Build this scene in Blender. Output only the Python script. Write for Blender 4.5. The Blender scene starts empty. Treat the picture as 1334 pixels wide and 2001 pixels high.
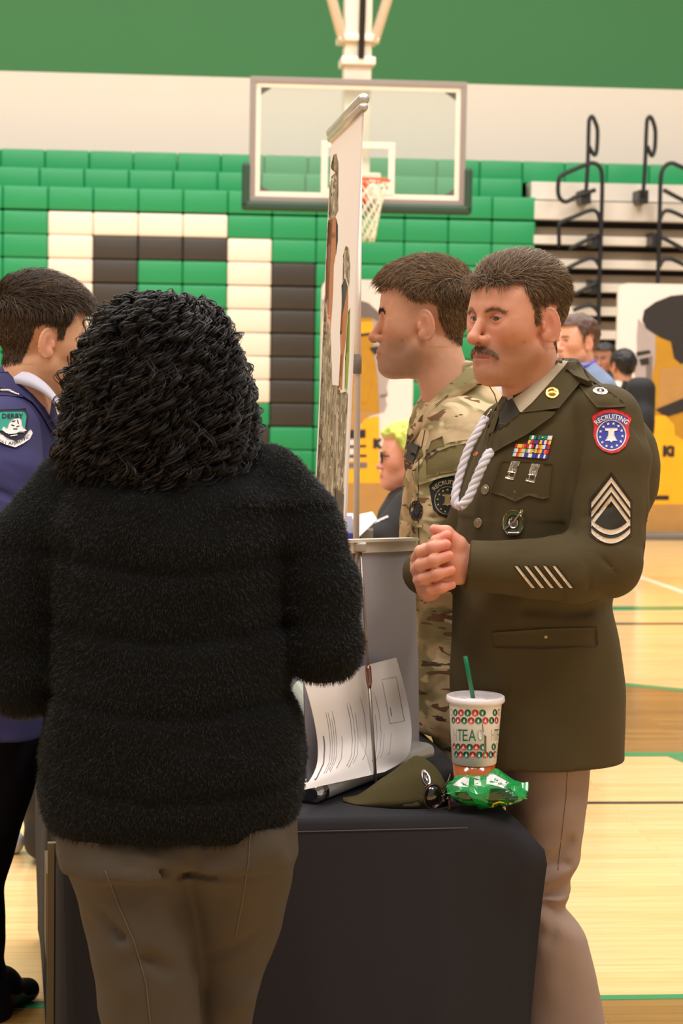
import bpy, bmesh, math, random
import numpy as np
from mathutils import Vector, Matrix
from mathutils.bvhtree import BVHTree
from mathutils.geometry import delaunay_2d_cdt
random.seed(7); RNG = np.random.default_rng(7)
scene = bpy.context.scene
COL = scene.collection
pi = math.pi

# ---------------------------------------------------------------- camera, light, exposure
FPX, CX, CY, CAMZ = 4000.0, 667.0, 1000.5, 1.62
PITCH, ROLL = math.atan(316.5 / FPX), 0.016
cam_d = bpy.data.cameras.new('camera'); cam = bpy.data.objects.new('camera', cam_d); COL.objects.link(cam)
RC = Matrix.Rotation(pi / 2 - PITCH, 3, 'X') @ Matrix.Rotation(ROLL, 3, 'Z')
cam.location = (0, 0, CAMZ); cam.rotation_euler = RC.to_euler()
cam_d.sensor_fit = 'HORIZONTAL'; cam_d.sensor_width = 36.0; cam_d.lens = FPX * 36 / 1334
cam_d.clip_start = 0.1; cam_d.clip_end = 100
cam_d.dof.use_dof = True; cam_d.dof.focus_distance = 4.0; cam_d.dof.aperture_fstop = cam_d.lens / 1000 / 0.0085
scene.camera = cam
scene.view_settings.view_transform = 'Standard'; scene.view_settings.look = 'None'
scene.view_settings.gamma = 1.0; scene.view_settings.exposure = 0.0
scene.view_settings.use_curve_mapping = False
scene.cycles.use_denoising = True
scene.cycles.max_bounces = 8
W = bpy.data.worlds.new('world'); scene.world = W; W.use_nodes = True
W.node_tree.nodes['Background'].inputs[0].default_value = (1.0, 0.93, 0.88, 1)
W.node_tree.nodes['Background'].inputs[1].default_value = 0.42
LAMPS = [(x, y) for y in (1.2, 6.4, 11.6, 16.6) for x in (-5, 0, 5)]
LAMP_POWER = 305
for i, (lx, ly) in enumerate(LAMPS):
    ld = bpy.data.lights.new('gym_light', 'AREA'); ld.shape = 'RECTANGLE'; ld.size = 3.2; ld.size_y = 1.6
    ld.energy = LAMP_POWER; ld.color = (1.0, 0.93, 0.86)
    lo = bpy.data.objects.new('gym_light', ld); COL.objects.link(lo); lo.location = (lx, ly, 8.6)

# ---------------------------------------------------------------- helpers
def ray(px, py):
    v = RC @ Vector(((px - CX) / FPX, -(py - CY) / FPX, -1.0)); return v
def at(px, py, Y):
    v = ray(px, py); t = Y / v.y
    return Vector((v.x * t, Y, CAMZ + v.z * t))
GROT = 0.09
GM = Matrix.Rotation(GROT, 3, 'Z'); GI = GM.transposed()
def gat(px, py, gy):
    """point of the gym plane y=gy (gym axes) seen at a pixel, in gym axes"""
    v = GI @ ray(px, py); o = GI @ Vector((0, 0, CAMZ)); t = (gy - o.y) / v.y
    return o + v * t
def fat(px, py, z=0.0):
    v = ray(px, py); t = (z - CAMZ) / v.z
    return Vector((v.x * t, v.y * t, z))

def lin(c):
    out = []
    for x in c[:3]:
        x = x / 255.0
        out.append(x / 12.92 if x <= 0.04045 else ((x + 0.055) / 1.055) ** 2.4)
    return tuple(out) + (1.0,)
MATS = {}
def mat(name, rgb, rough=0.6, metal=0.0, bump=0.0, bscale=200.0, var=0.0, vscale=6.0, sheen=0.0, spec=0.5, coat=0.0, sss=0.0, stretch=(1, 1, 1)):
    if name in MATS: return MATS[name]
    m = bpy.data.materials.new(name); m.use_nodes = True; nt = m.node_tree; N = nt.nodes; L = nt.links
    b = N['Principled BSDF']; c = lin(rgb)
    b.inputs['Base Color'].default_value = c; b.inputs['Roughness'].default_value = rough
    b.inputs['Metallic'].default_value = metal; b.inputs['Specular IOR Level'].default_value = spec
    if sheen: b.inputs['Sheen Weight'].default_value = sheen; b.inputs['Sheen Roughness'].default_value = 0.5
    if coat: b.inputs['Coat Weight'].default_value = coat; b.inputs['Coat Roughness'].default_value = 0.08
    if sss:
        b.inputs['Subsurface Weight'].default_value = sss; b.inputs['Subsurface Radius'].default_value = (1, .35, .2); b.inputs['Subsurface Scale'].default_value = 0.006
    if bump or var:
        tc = N.new('ShaderNodeTexCoord'); mp = N.new('ShaderNodeMapping'); L.new(tc.outputs['Object'], mp.inputs[0]); mp.inputs['Scale'].default_value = stretch
    if bump:
        nz = N.new('ShaderNodeTexNoise'); nz.inputs['Scale'].default_value = bscale; nz.inputs['Detail'].default_value = 3
        L.new(mp.outputs[0], nz.inputs['Vector'])
        bp = N.new('ShaderNodeBump'); bp.inputs['Strength'].default_value = bump; bp.inputs['Distance'].default_value = 0.002
        L.new(nz.outputs['Fac'], bp.inputs['Height']); L.new(bp.outputs[0], b.inputs['Normal'])
    if var:
        n2 = N.new('ShaderNodeTexNoise'); n2.inputs['Scale'].default_value = vscale; n2.inputs['Detail'].default_value = 4
        L.new(mp.outputs[0], n2.inputs['Vector'])
        mx = N.new('ShaderNodeMix'); mx.data_type = 'RGBA'
        mx.inputs['A'].default_value = tuple(x * (1 - var) for x in c[:3]) + (1,); mx.inputs['B'].default_value = tuple(min(1, x * (1 + var)) for x in c[:3]) + (1,)
        L.new(n2.outputs['Fac'], mx.inputs['Factor']); L.new(mx.outputs['Result'], b.inputs['Base Color'])
    MATS[name] = m; return m
def attr_mat(name, rough=0.55, sss=0.0, bump=0.15, bscale=500.0, attr='tint', spec=0.4):
    if name in MATS: return MATS[name]
    m = mat(name, (200, 150, 120), rough, bump=bump, bscale=bscale, sss=sss, spec=spec); nt = m.node_tree
    a = nt.nodes.new('ShaderNodeAttribute'); a.attribute_name = attr
    nt.links.new(a.outputs['Color'], nt.nodes['Principled BSDF'].inputs['Base Color']); return m

def mesh_data(name, V, F, mats, fm=None, smooth=True, colors=None):
    V = np.asarray(V, np.float32).reshape(-1, 3)
    me = bpy.data.meshes.new(name)
    if isinstance(F, np.ndarray):
        n, k = F.shape
        me.vertices.add(len(V)); me.vertices.foreach_set('co', V.ravel())
        me.loops.add(n * k); me.loops.foreach_set('vertex_index', F.astype(np.int32).ravel())
        me.polygons.add(n); me.polygons.foreach_set('loop_start', np.arange(0, n * k, k, dtype=np.int32))
        me.update(calc_edges=True)
    else:
        me.from_pydata([tuple(v) for v in V.tolist()], [], F)
    if not isinstance(mats, (list, tuple)): mats = [mats]
    for m in mats: me.materials.append(m)
    if fm is not None: me.polygons.foreach_set('material_index', np.asarray(fm, np.int32))
    if isinstance(smooth, bool): me.polygons.foreach_set('use_smooth', np.full(len(me.polygons), smooth))
    else: me.polygons.foreach_set('use_smooth', np.asarray(smooth, bool))
    if colors is not None:
        ca = me.color_attributes.new('tint', 'FLOAT_COLOR', 'POINT')
        cc = np.ones((len(V), 4), np.float32); cc[:, :3] = colors; ca.data.foreach_set('color', cc.ravel())
    me.validate(); return me
def obj(name, me, parent=None):
    o = bpy.data.objects.new(name, me); COL.objects.link(o)
    if parent is not None:
        o.parent = parent; o.matrix_parent_inverse = pmat(parent).inverted()
    return o
def pmat(o):
    m = Matrix.LocRotScale(o.location, o.rotation_euler, o.scale)
    if o.parent is not None: m = pmat(o.parent) @ o.matrix_parent_inverse @ m
    return m
def mk(name, V, F, mats, parent=None, **k): return obj(name, mesh_data(name, V, F, mats, **k), parent)
def empty(name, loc=(0, 0, 0), rz=0):
    o = bpy.data.objects.new(name, None); COL.objects.link(o); o.location = loc; o.rotation_euler = (0, 0, rz); o.empty_display_size = 0.1; return o
def tag(o, label, cat, group=None):
    o['label'] = label; o['category'] = cat
    if group: o['group'] = group
    return o
def struct(o): o['kind'] = 'structure'; return o
def copy_tree(o, parent=None):
    c = o.copy(); COL.objects.link(c); c.parent = parent
    for ch in list(o.children): copy_tree(ch, c)
    return c

class MB:
    """collects pieces into one mesh; faces lists"""
    def __init__(s): s.V = []; s.F = []; s.M = []; s.S = []
    def add(s, V, F, m=0, smooth=False):
        b = len(s.V); s.V += [tuple(v) for v in V]; s.F += [tuple(i + b for i in f) for f in F]; s.M += [m] * len(F); s.S += [smooth] * len(F); return s
    def box(s, lo, hi, m=0, bev=0.0):
        bm = bmesh.new(); bmesh.ops.create_cube(bm, size=1)
        lo = Vector(lo); hi = Vector(hi)
        for v in bm.verts: v.co = Vector([(lo[i] + hi[i]) / 2 + v.co[i] * (hi[i] - lo[i]) for i in range(3)])
        if bev: bmesh.ops.bevel(bm, geom=bm.edges[:], offset=bev, segments=2, affect='EDGES', profile=0.5)
        bm.verts.ensure_lookup_table()
        s.add([v.co[:] for v in bm.verts], [[v.index for v in f.verts] for f in bm.faces], m, False); bm.free(); return s
    def tube(s, pts, r, n=10, m=0, cap=True):
        pts = [Vector(p) for p in pts]; rs = r if isinstance(r, (list, tuple)) else [r] * len(pts)
        V = []; F = []; up = None
        for i, p in enumerate(pts):
            t = (pts[min(i + 1, len(pts) - 1)] - pts[max(i - 1, 0)]).normalized()
            if up is None: up = t.orthogonal().normalized()
            up = (up - t * up.dot(t)).normalized() if (up - t * up.dot(t)).length > 1e-6 else t.orthogonal().normalized()
            w = t.cross(up)
            for k in range(n):
                a = 2 * pi * k / n; V.append(p + (up * math.cos(a) + w * math.sin(a)) * rs[i])
        for i in range(len(pts) - 1):
            for k in range(n): F.append((i * n + k, i * n + (k + 1) % n, (i + 1) * n + (k + 1) % n, (i + 1) * n + k))
        if cap: F.append(tuple(range(n - 1, -1, -1))); F.append(tuple((len(pts) - 1) * n + k for k in range(n)))
        return s.add(V, F, m, True)
    def lathe(s, prof, c=(0, 0, 0), n=40, m=0, M3=None):
        V = []; F = []
        for (r, z) in prof:
            for k in range(n):
                a = 2 * pi * k / n; p = Vector((r * math.cos(a), r * math.sin(a), z))
                V.append((M3 @ p if M3 else p) + Vector(c))
        for i in range(len(prof) - 1):
            for k in range(n): F.append((i * n + k, i * n + (k + 1) % n, (i + 1) * n + (k + 1) % n, (i + 1) * n + k))
        if prof[0][0] > 1e-5: F.append(tuple(range(n - 1, -1, -1)))
        if prof[-1][0] > 1e-5: F.append(tuple((len(prof) - 1) * n + k for k in range(n)))
        return s.add(V, F, m, True)
    def prism(s, poly, z0, z1, m=0, f=lambda x, y, z: (x, y, z)):
        n = len(poly); V = [f(x, y, z0) for x, y in poly] + [f(x, y, z1) for x, y in poly]
        F = [tuple(range(n))[::-1], tuple(range(n, 2 * n))] + [(i, (i + 1) % n, n + (i + 1) % n, n + i) for i in range(n)]
        return s.add(V, F, m, False)
    def build(s, name, mats, parent=None): return mk(name, s.V, s.F, mats, parent, fm=s.M, smooth=s.S)

def spline(pts, n=8):
    """Catmull-Rom through points"""
    P = [np.array(p, float) for p in pts]; P = [2 * P[0] - P[1]] + P + [2 * P[-1] - P[-2]]; out = []
    for i in range(1, len(P) - 2):
        for k in range(n):
            t = k / n; a, b, c, d = P[i - 1:i + 3]
            out.append(0.5 * (2 * b + (c - a) * t + (2 * a - 5 * b + 4 * c - d) * t * t + (3 * b - a - 3 * c + d) * t ** 3))
    out.append(P[-2]); return out

# ---------------------------------------------------------------- implicit surfaces
def vnoise(X, Y, Z, sc, seed=0):
    g = np.random.default_rng(seed).random((17, 17, 17)).astype(np.float32)
    def pr(A):
        A = A * sc; i = np.floor(A); f = A - i; i = i.astype(int) % 16; f = f * f * (3 - 2 * f); return i, f
    i, u = pr(X); j, v = pr(Y); k, w = pr(Z); r = 0
    for a in (0, 1):
        for b in (0, 1):
            for c in (0, 1):
                r = r + g[i + a, j + b, k + c] * ((u if a else 1 - u) * (v if b else 1 - v) * (w if c else 1 - w))
    return r - 0.5
class Field:
    def __init__(s, lo, hi, h):
        s.lo = np.array(lo, float); s.h = h
        n = np.ceil((np.array(hi, float) - s.lo) / h).astype(int) + 1; s.n = n
        s.ax = [(s.lo[i] + h * np.arange(n[i])).astype(np.float32) for i in range(3)]
        s.d = np.full(n, 1.0, np.float32)
    def _sl(s, blo, bhi):
        r = []
        for i in range(3):
            a = int(np.clip(math.floor((blo[i] - s.lo[i]) / s.h), 0, s.n[i])); b = int(np.clip(math.ceil((bhi[i] - s.lo[i]) / s.h) + 1, 0, s.n[i])); r.append(slice(a, b))
        return tuple(r)
    def op(s, fn, blo, bhi, k=0.0, mode='u', pad=None):
        pad = (k + 3 * s.h) if pad is None else pad
        sl = s._sl(np.array(blo) - pad, np.array(bhi) + pad)
        if any(q.stop <= q.start for q in sl): return s
        X = s.ax[0][sl[0]][:, None, None]; Y = s.ax[1][sl[1]][None, :, None]; Z = s.ax[2][sl[2]][None, None, :]
        b = fn(X, Y, Z).astype(np.float32); a = s.d[sl]
        if mode == 'u':
            if k > 0: h = np.clip(.5 + .5 * (a - b) / k, 0, 1); s.d[sl] = a * (1 - h) + b * h - k * h * (1 - h)
            else: s.d[sl] = np.minimum(a, b)
        elif mode == 's':
            b = -b
            if k > 0: h = np.clip(.5 - .5 * (a - b) / k, 0, 1); s.d[sl] = a * (1 - h) + b * h + k * h * (1 - h)
            else: s.d[sl] = np.maximum(a, b)
        elif mode == 'i':
            s.d[sl] = np.maximum(a, b)
        elif mode == 'add': s.d[sl] = a + b
        return s
    def ell(s, c, r, k=0.0, mode='u', R=None):
        c = np.array(c, float); r = np.array(r, float); rm = r.max()
        def fn(X, Y, Z):
            x, y, z = X - c[0], Y - c[1], Z - c[2]
            if R is not None:
                M = np.array(R.transposed() if hasattr(R, 'transposed') else np.array(R).T)
                x, y, z = (M[0][0] * x + M[0][1] * y + M[0][2] * z, M[1][0] * x + M[1][1] * y + M[1][2] * z, M[2][0] * x + M[2][1] * y + M[2][2] * z)
            q = np.sqrt((x / r[0]) ** 2 + (y / r[1]) ** 2 + (z / r[2]) ** 2); q2 = np.sqrt((x / r[0] ** 2) ** 2 + (y / r[1] ** 2) ** 2 + (z / r[2] ** 2) ** 2) + 1e-9
            return q * (q - 1) / q2
        e = np.full(3, rm) if R is not None else r
        return s.op(fn, c - e, c + e, k, mode)
    def cone(s, a, b, ra, rb, k=0.0, mode='u', sq=(1, 1, 1)):
        """round cone; sq flattens space around it"""
        a = np.array(a, float); b = np.array(b, float); q = np.array(sq, float); A = a / q; B = b / q; ba = B - A; L2 = float(ba @ ba) + 1e-12
        def fn(X, Y, Z):
            x, y, z = X / q[0] - A[0], Y / q[1] - A[1], Z / q[2] - A[2]
            t = np.clip((x * ba[0] + y * ba[1] + z * ba[2]) / L2, 0, 1)
            return (np.sqrt((x - t * ba[0]) ** 2 + (y - t * ba[1]) ** 2 + (z - t * ba[2]) ** 2) - (ra + (rb - ra) * t)) * q.min()
        R = max(ra, rb) * q.max()
        return s.op(fn, np.minimum(a, b) - R, np.maximum(a, b) + R, k, mode)
    def chain(s, pts, rs, k=0.0, mode='u', sq=(1, 1, 1), kin=None):
        for i in range(len(pts) - 1): s.cone(pts[i], pts[i + 1], rs[i], rs[i + 1], k if i == 0 else (kin if kin is not None else k * 0.5), mode, sq)
        return s
    def box(s, c, hsz, r=0.0, k=0.0, mode='u', R=None):
        c = np.array(c, float); hs = np.array(hsz, float)
        def fn(X, Y, Z):
            x, y, z = X - c[0], Y - c[1], Z - c[2]
            if R is not None:
                M = np.array(R).T; x, y, z = (M[0][0] * x + M[0][1] * y + M[0][2] * z, M[1][0] * x + M[1][1] * y + M[1][2] * z, M[2][0] * x + M[2][1] * y + M[2][2] * z)
            qx, qy, qz = np.abs(x) - hs[0] + r, np.abs(y) - hs[1] + r, np.abs(z) - hs[2] + r
            return np.sqrt(np.maximum(qx, 0) ** 2 + np.maximum(qy, 0) ** 2 + np.maximum(qz, 0) ** 2) + np.minimum(np.maximum(np.maximum(qx, qy), qz), 0) - r
        e = np.full(3, np.linalg.norm(hs)) if R is not None else hs
        return s.op(fn, c - e, c + e, k, mode)
    def loft(s, zs, cx, cy, a, b, k=0.0, mode='u', ex=2.2):
        """vertical loft of superellipses; all lists by rising z"""
        zs, cx, cy, a, b = [np.array(q, float) for q in (zs, cx, cy, a, b)]
        zz = s.ax[2]; zf = np.linspace(zs[0], zs[-1], 200)
        def sm(v):
            P = np.interp(zf, zs, v); kq = np.hanning(15); kq /= kq.sum(); return np.convolve(np.pad(P, 7, mode='edge'), kq, 'valid')
        CXf, CYf, Af, Bf = sm(cx), sm(cy), sm(a), sm(b)
        def fn(X, Y, Z):
            z = Z[0, 0, :]; f = lambda v: np.interp(z, zf, v).astype(np.float32)[None, None, :]
            x = np.abs(X - f(CXf)) / f(Af); y = np.abs(Y - f(CYf)) / f(Bf)
            q = (x ** ex + y ** ex + 1e-9) ** (1 / ex)
            d = (q - 1) * np.minimum(f(Af), f(Bf))
            dz = np.maximum(zs[0] - Z, Z - zs[-1])
            return np.maximum(d, dz)
        return s.op(fn, (min(cx - a) - .02, min(cy - b) - .02, zs[0]), (max(cx + a) + .02, max(cy + b) + .02, zs[-1]), k, mode, pad=max(k, 0.0) + .05)
    def disp(s, fn, blo=None, bhi=None):
        blo = s.lo if blo is None else blo; bhi = s.lo + s.h * s.n if bhi is None else bhi
        return s.op(lambda X, Y, Z: fn(X, Y, Z) + 0 * X * Y * Z, blo, bhi, 0, 'add')
    def mesh(s):
        d = s.d; h = s.h; ins = d < 0; nx, ny, nz = d.shape
        cnt = np.zeros((nx - 1, ny - 1, nz - 1), np.int8); offs = [(i, j, k) for i in (0, 1) for j in (0, 1) for k in (0, 1)]
        for (i, j, k) in offs: cnt += ins[i:nx - 1 + i, j:ny - 1 + j, k:nz - 1 + k]
        I, J, K = np.nonzero((cnt > 0) & (cnt < 8))
        val = {o: d[I + o[0], J + o[1], K + o[2]] for o in offs}
        acc = np.zeros((len(I), 3)); num = np.zeros(len(I))
        for o in offs:
            for ax in range(3):
                if o[ax] == 0:
                    p = list(o); p[ax] = 1; p = tuple(p); a, b = val[o], val[p]; cr = (a < 0) != (b < 0)
                    t = np.where(cr, a / np.where(cr, a - b, 1), 0); q = np.array(o, float)[None, :].repeat(len(I), 0); q[:, ax] = t
                    acc += np.where(cr[:, None], q, 0); num += cr
        V = s.lo + h * (np.stack([I, J, K], 1) + acc / num[:, None])
        idx = np.full((nx - 1, ny - 1, nz - 1), -1, np.int32); idx[I, J, K] = np.arange(len(I))
        Fs = []
        a, b = ins[:-1, 1:-1, 1:-1], ins[1:, 1:-1, 1:-1]; i, j, k = np.nonzero(a != b); j = j + 1; k = k + 1; fl = a[i, j - 1, k - 1]
        q = np.stack([idx[i, j - 1, k - 1], idx[i, j, k - 1], idx[i, j, k], idx[i, j - 1, k]], 1); q[~fl] = q[~fl][:, ::-1]; Fs.append(q)
        a, b = ins[1:-1, :-1, 1:-1], ins[1:-1, 1:, 1:-1]; i, j, k = np.nonzero(a != b); i = i + 1; k = k + 1; fl = a[i - 1, j, k - 1]
        q = np.stack([idx[i - 1, j, k - 1], idx[i - 1, j, k], idx[i, j, k], idx[i, j, k - 1]], 1); q[~fl] = q[~fl][:, ::-1]; Fs.append(q)
        a, b = ins[1:-1, 1:-1, :-1], ins[1:-1, 1:-1, 1:]; i, j, k = np.nonzero(a != b); i = i + 1; j = j + 1; fl = a[i - 1, j - 1, k]
        q = np.stack([idx[i - 1, j - 1, k], idx[i, j - 1, k], idx[i, j, k], idx[i - 1, j, k]], 1); q[~fl] = q[~fl][:, ::-1]; Fs.append(q)
        return V, np.concatenate(Fs)
def vnormals(V, F):
    n = np.cross(V[F[:, 2]] - V[F[:, 0]], V[F[:, 3]] - V[F[:, 1]]) if F.shape[1] == 4 else np.cross(V[F[:, 1]] - V[F[:, 0]], V[F[:, 2]] - V[F[:, 0]])
    o = np.zeros_like(V)
    for c in range(F.shape[1]): np.add.at(o, F[:, c], n)
    return o / (np.linalg.norm(o, axis=1, keepdims=True) + 1e-12)
def sample_faces(V, F, n, wt=None):
    A = np.linalg.norm(np.cross(V[F[:, 2]] - V[F[:, 0]], V[F[:, 3]] - V[F[:, 1]]), axis=1)
    if wt is not None: A = A * wt
    f = RNG.choice(len(F), n, p=A / A.sum()); u = RNG.random((n, 1)); v = RNG.random((n, 1))
    P = V[F[f]]; N = vnormals(V, F)[F[f]]
    w = [(1 - u) * (1 - v), u * (1 - v), u * v, (1 - u) * v]
    p = sum(P[:, i] * w[i] for i in range(4)); nn = sum(N[:, i] * w[i] for i in range(4))
    return p, nn / (np.linalg.norm(nn, axis=1, keepdims=True) + 1e-12)
def strands(paths, r, taper=True, sides=3):
    """paths (n,m,3) -> tubes as one mesh"""
    n, m, _ = paths.shape
    T = np.gradient(paths, axis=1); T /= np.linalg.norm(T, axis=2, keepdims=True) + 1e-9
    ref = np.zeros_like(T); ref[..., 2] = 1; bad = np.abs(T[..., 2]) > .93; ref[bad] = (1, 0, 0)
    U = np.cross(T, ref); U /= np.linalg.norm(U, axis=2, keepdims=True) + 1e-9; Wv = np.cross(T, U)
    r = np.broadcast_to(np.asarray(r, float), (n,))[:, None]
    pr = np.linspace(1, .15 if taper else 1, m)[None, :] * r
    rings = [paths + (U * math.cos(2 * pi * k / sides) + Wv * math.sin(2 * pi * k / sides)) * pr[..., None] for k in range(sides)]
    V = np.stack(rings, 2).reshape(-1, 3)
    base = (np.arange(n)[:, None] * m + np.arange(m - 1)[None, :]).ravel() * sides
    F = np.concatenate([np.stack([base + k, base + (k + 1) % sides, base + sides + (k + 1) % sides, base + sides + k], 1) for k in range(sides)])
    return V, F
def skinmesh(V, F):
    return BVHTree.FromPolygons([Vector(v) for v in V.tolist()], F.tolist())

# ---------------------------------------------------------------- pieces laid onto a surface, drawn as outlines
def text2d(s, size=1.0, bold=0.0, res=2):
    c = bpy.data.curves.new('lettering', 'FONT'); c.body = s; c.size = size; c.resolution_u = res; c.offset = bold; c.fill_mode = 'FRONT'
    o = bpy.data.objects.new('lettering', c); COL.objects.link(o)
    me = o.to_mesh(); V = [(v.co.x, v.co.y) for v in me.vertices]; F = [tuple(p.vertices) for p in me.polygons]
    o.to_mesh_clear(); bpy.data.objects.remove(o); bpy.data.curves.remove(c); return V, F
def inside(poly, x, y):
    r = False; n = len(poly)
    for i in range(n):
        x0, y0 = poly[i]; x1, y1 = poly[(i + 1) % n]
        if (y0 > y) != (y1 > y) and x < (x1 - x0) * (y - y0) / (y1 - y0) + x0: r = not r
    return r
def fill2d(poly, step):
    P = []
    n = len(poly)
    for i in range(n):
        a = np.array(poly[i], float); b = np.array(poly[(i + 1) % n], float); m = max(1, int(np.linalg.norm(b - a) / step))
        for k in range(m): P.append(tuple(a + (b - a) * k / m))
    ne = len(P); xs = [p[0] for p in P]; ys = [p[1] for p in P]
    gx = np.arange(min(xs) + step * .7, max(xs), step); gy = np.arange(min(ys) + step * .7, max(ys), step)
    G = [(x, y) for x in gx for y in gy if inside(P, x, y) and min((x - p[0]) ** 2 + (y - p[1]) ** 2 for p in P) > (step * .45) ** 2]
    r = delaunay_2d_cdt([Vector(p) for p in P + G], [(i, (i + 1) % ne) for i in range(ne)], [], 1, 1e-5)
    return [tuple(v) for v in r[0]], [tuple(f) for f in r[2]], ne
class Applique:
    """thick pieces following a surface under them, outlined in the picture's pixel frame"""
    def __init__(s, bvh, Yref): s.b = bvh; s.Y = Yref; s.V = []; s.F = []; s.M = []; s.S = []
    def hit(s, x, y, off):
        d = ray(x, y).normalized(); r = s.b.ray_cast(Vector((0, 0, CAMZ)), d)
        if r[0] is None:
            r = s.b.find_nearest(at(x, y, s.Y)); return r[0] + r[1] * off
        return r[0] - d * off
    def poly(s, pts, m=0, off=.0015, thick=.0015, step=7, smooth=True, fn=None):
        V, F, ne = fill2d(pts, step); b = len(s.V)
        s.V += [tuple(s.hit(x, y, off if fn is None else off * fn(x, y))) for x, y in V]; s.F += [tuple(i + b for i in f) for f in F]; s.M += [m] * len(F); s.S += [smooth] * len(F)
        b2 = len(s.V); s.V += [tuple(s.hit(x, y, off - thick)) for x, y in V[:ne]]
        for i in range(ne): s.F.append((b + i, b + (i + 1) % ne, b2 + (i + 1) % ne, b2 + i)); s.M.append(m); s.S.append(False)
        return s
    def flat(s, V2, F, m, off):
        b = len(s.V); s.V += [tuple(s.hit(x, y, off)) for x, y in V2]; s.F += [tuple(i + b for i in f) for f in F]; s.M += [m] * len(F); s.S += [False] * len(F); return s
    def text(s, string, fn, m, off, bold=.01):
        V, F = text2d(string, 1.0, bold); xs = [v[0] for v in V]; w = max(xs) - min(xs); x0 = min(xs)
        return s.flat([fn((v[0] - x0) / w, v[1]) for v in V], F, m, off)
    def line(s, pts, w, m=0, off=.002, thick=.001, step=6):
        pts = [np.array(p, float) for p in pts]; L = []; R = []
        for i, p in enumerate(pts):
            t = pts[min(i + 1, len(pts) - 1)] - pts[max(i - 1, 0)]; t /= np.linalg.norm(t) + 1e-9; nrm = np.array((-t[1], t[0])) * w / 2; L.append(tuple(p + nrm)); R.append(tuple(p - nrm))
        return s.poly(L + R[::-1], m, off, thick, step)
    def build(s, name, mats, parent): 
        o = mk(name, s.V, s.F, mats, parent, fm=s.M, smooth=s.S); return o
def circ(cx, cy, rx, ry=None, n=28, rot=0.0, a0=0, a1=2 * pi):
    ry = rx if ry is None else ry; c, q = math.cos(rot), math.sin(rot); o = []
    full = abs(a1 - a0 - 2 * pi) < 1e-6
    for k in range(n if full else n + 1):
        a = a0 + (a1 - a0) * k / n; x, y = rx * math.cos(a), ry * math.sin(a); o.append((cx + x * c - y * q, cy + x * q + y * c))
    return o
def star(cx, cy, r, rot=0): return [(cx + (r if k % 2 == 0 else r * .42) * math.sin(pi * k / 5 + rot), cy - (r if k % 2 == 0 else r * .42) * math.cos(pi * k / 5 + rot)) for k in range(10)]
def stud(b, px, py, r, dome=.5, Yref=4.0):
    d = ray(px, py).normalized(); h = b.ray_cast(Vector((0, 0, CAMZ)), d)
    if h[0] is None: h = b.find_nearest(at(px, py, Yref))
    n = h[1].normalized(); n = n if n.dot(d) < 0 else -n
    # local surface direction from a few neighbours keeps the button flush
    q = n.to_track_quat('Z', 'Y').to_matrix()
    mb = MB(); mb.lathe([(r * .95, -.001), (r, .001), (r * .96, .002), (r * .86, .0022), (r * .8, .0016), (r * .55, .0016 + r * dome * .35), (r * .2, .0016 + r * dome * .5), (0, .0016 + r * dome * .52)], h[0], 24, 0, q); return mb
# ---------------------------------------------------------------- the hall
GREEN = (36, 150, 90)
m_wallw = mat('painted block wall white', (236, 223, 206), .7, bump=.15, bscale=40)
m_wallg = mat('painted block wall green', (54, 120, 64), .6, bump=.15, bscale=40)
m_seatg = mat('green seat plastic', GREEN, .38); m_seatw = mat('white seat plastic', (250, 232, 210), .38); m_seatk = mat('dark seat plastic', (62, 54, 46), .42)
m_dark = mat('dark understructure', (20, 18, 16), .8); m_nose = mat('pale step nosing', (226, 216, 202), .45); m_riser = mat('tan riser', (150, 132, 108), .6)
m_black = mat('black steel', (26, 25, 24), .4); m_whitem = mat('white steel', (240, 226, 206), .45)

def gobj(mb, name, mats, parent=None):
    o = mb.build(name, mats, None)
    if parent is None: o.rotation_euler = (0, 0, GROT)
    else: o.parent = parent; o.matrix_parent_inverse = Matrix()
    return o
def gempty(name): return empty(name, (0, 0, 0), GROT)

# maple floor: boards run across the hall
def floor_mat(name, c0, c1, c2, rough):
    m = bpy.data.materials.new(name); m.use_nodes = True; nt = m.node_tree; N = nt.nodes; L = nt.links; b = N['Principled BSDF']
    tc = N.new('ShaderNodeTexCoord'); mp = N.new('ShaderNodeMapping'); L.new(tc.outputs['Object'], mp.inputs[0])
    br = N.new('ShaderNodeTexBrick'); br.inputs['Scale'].default_value = 1; br.inputs['Brick Width'].default_value = 1.1; br.inputs['Row Height'].default_value = .057
    br.inputs['Mortar Size'].default_value = .0008; br.inputs['Color1'].default_value = lin(c0); br.inputs['Color2'].default_value = lin(c1); br.inputs['Mortar'].default_value = lin(c2); br.inputs['Bias'].default_value = 0
    L.new(mp.outputs[0], br.inputs['Vector'])
    nz = N.new('ShaderNodeTexNoise'); m2 = N.new('ShaderNodeMapping'); L.new(tc.outputs['Object'], m2.inputs[0]); m2.inputs['Scale'].default_value = (1.2, 22, 1); L.new(m2.outputs[0], nz.inputs['Vector']); nz.inputs['Scale'].default_value = 3; nz.inputs['Detail'].default_value = 5
    mx = N.new('ShaderNodeMix'); mx.data_type = 'RGBA'; mx.blend_type = 'MULTIPLY'; L.new(br.outputs['Color'], mx.inputs['A'])
    cr = N.new('ShaderNodeValToRGB'); cr.color_ramp.elements[0].position = .3; cr.color_ramp.elements[0].color = (.72, .68, .6, 1); cr.color_ramp.elements[1].position = .7; cr.color_ramp.elements[1].color = (1, 1, 1, 1)
    L.new(nz.outputs['Fac'], cr.inputs[0]); L.new(cr.outputs[0], mx.inputs['B']); mx.inputs['Factor'].default_value = .55
    L.new(mx.outputs['Result'], b.inputs['Base Color']); b.inputs['Roughness'].default_value = rough; b.inputs['Specular IOR Level'].default_value = .5
    return m
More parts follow.
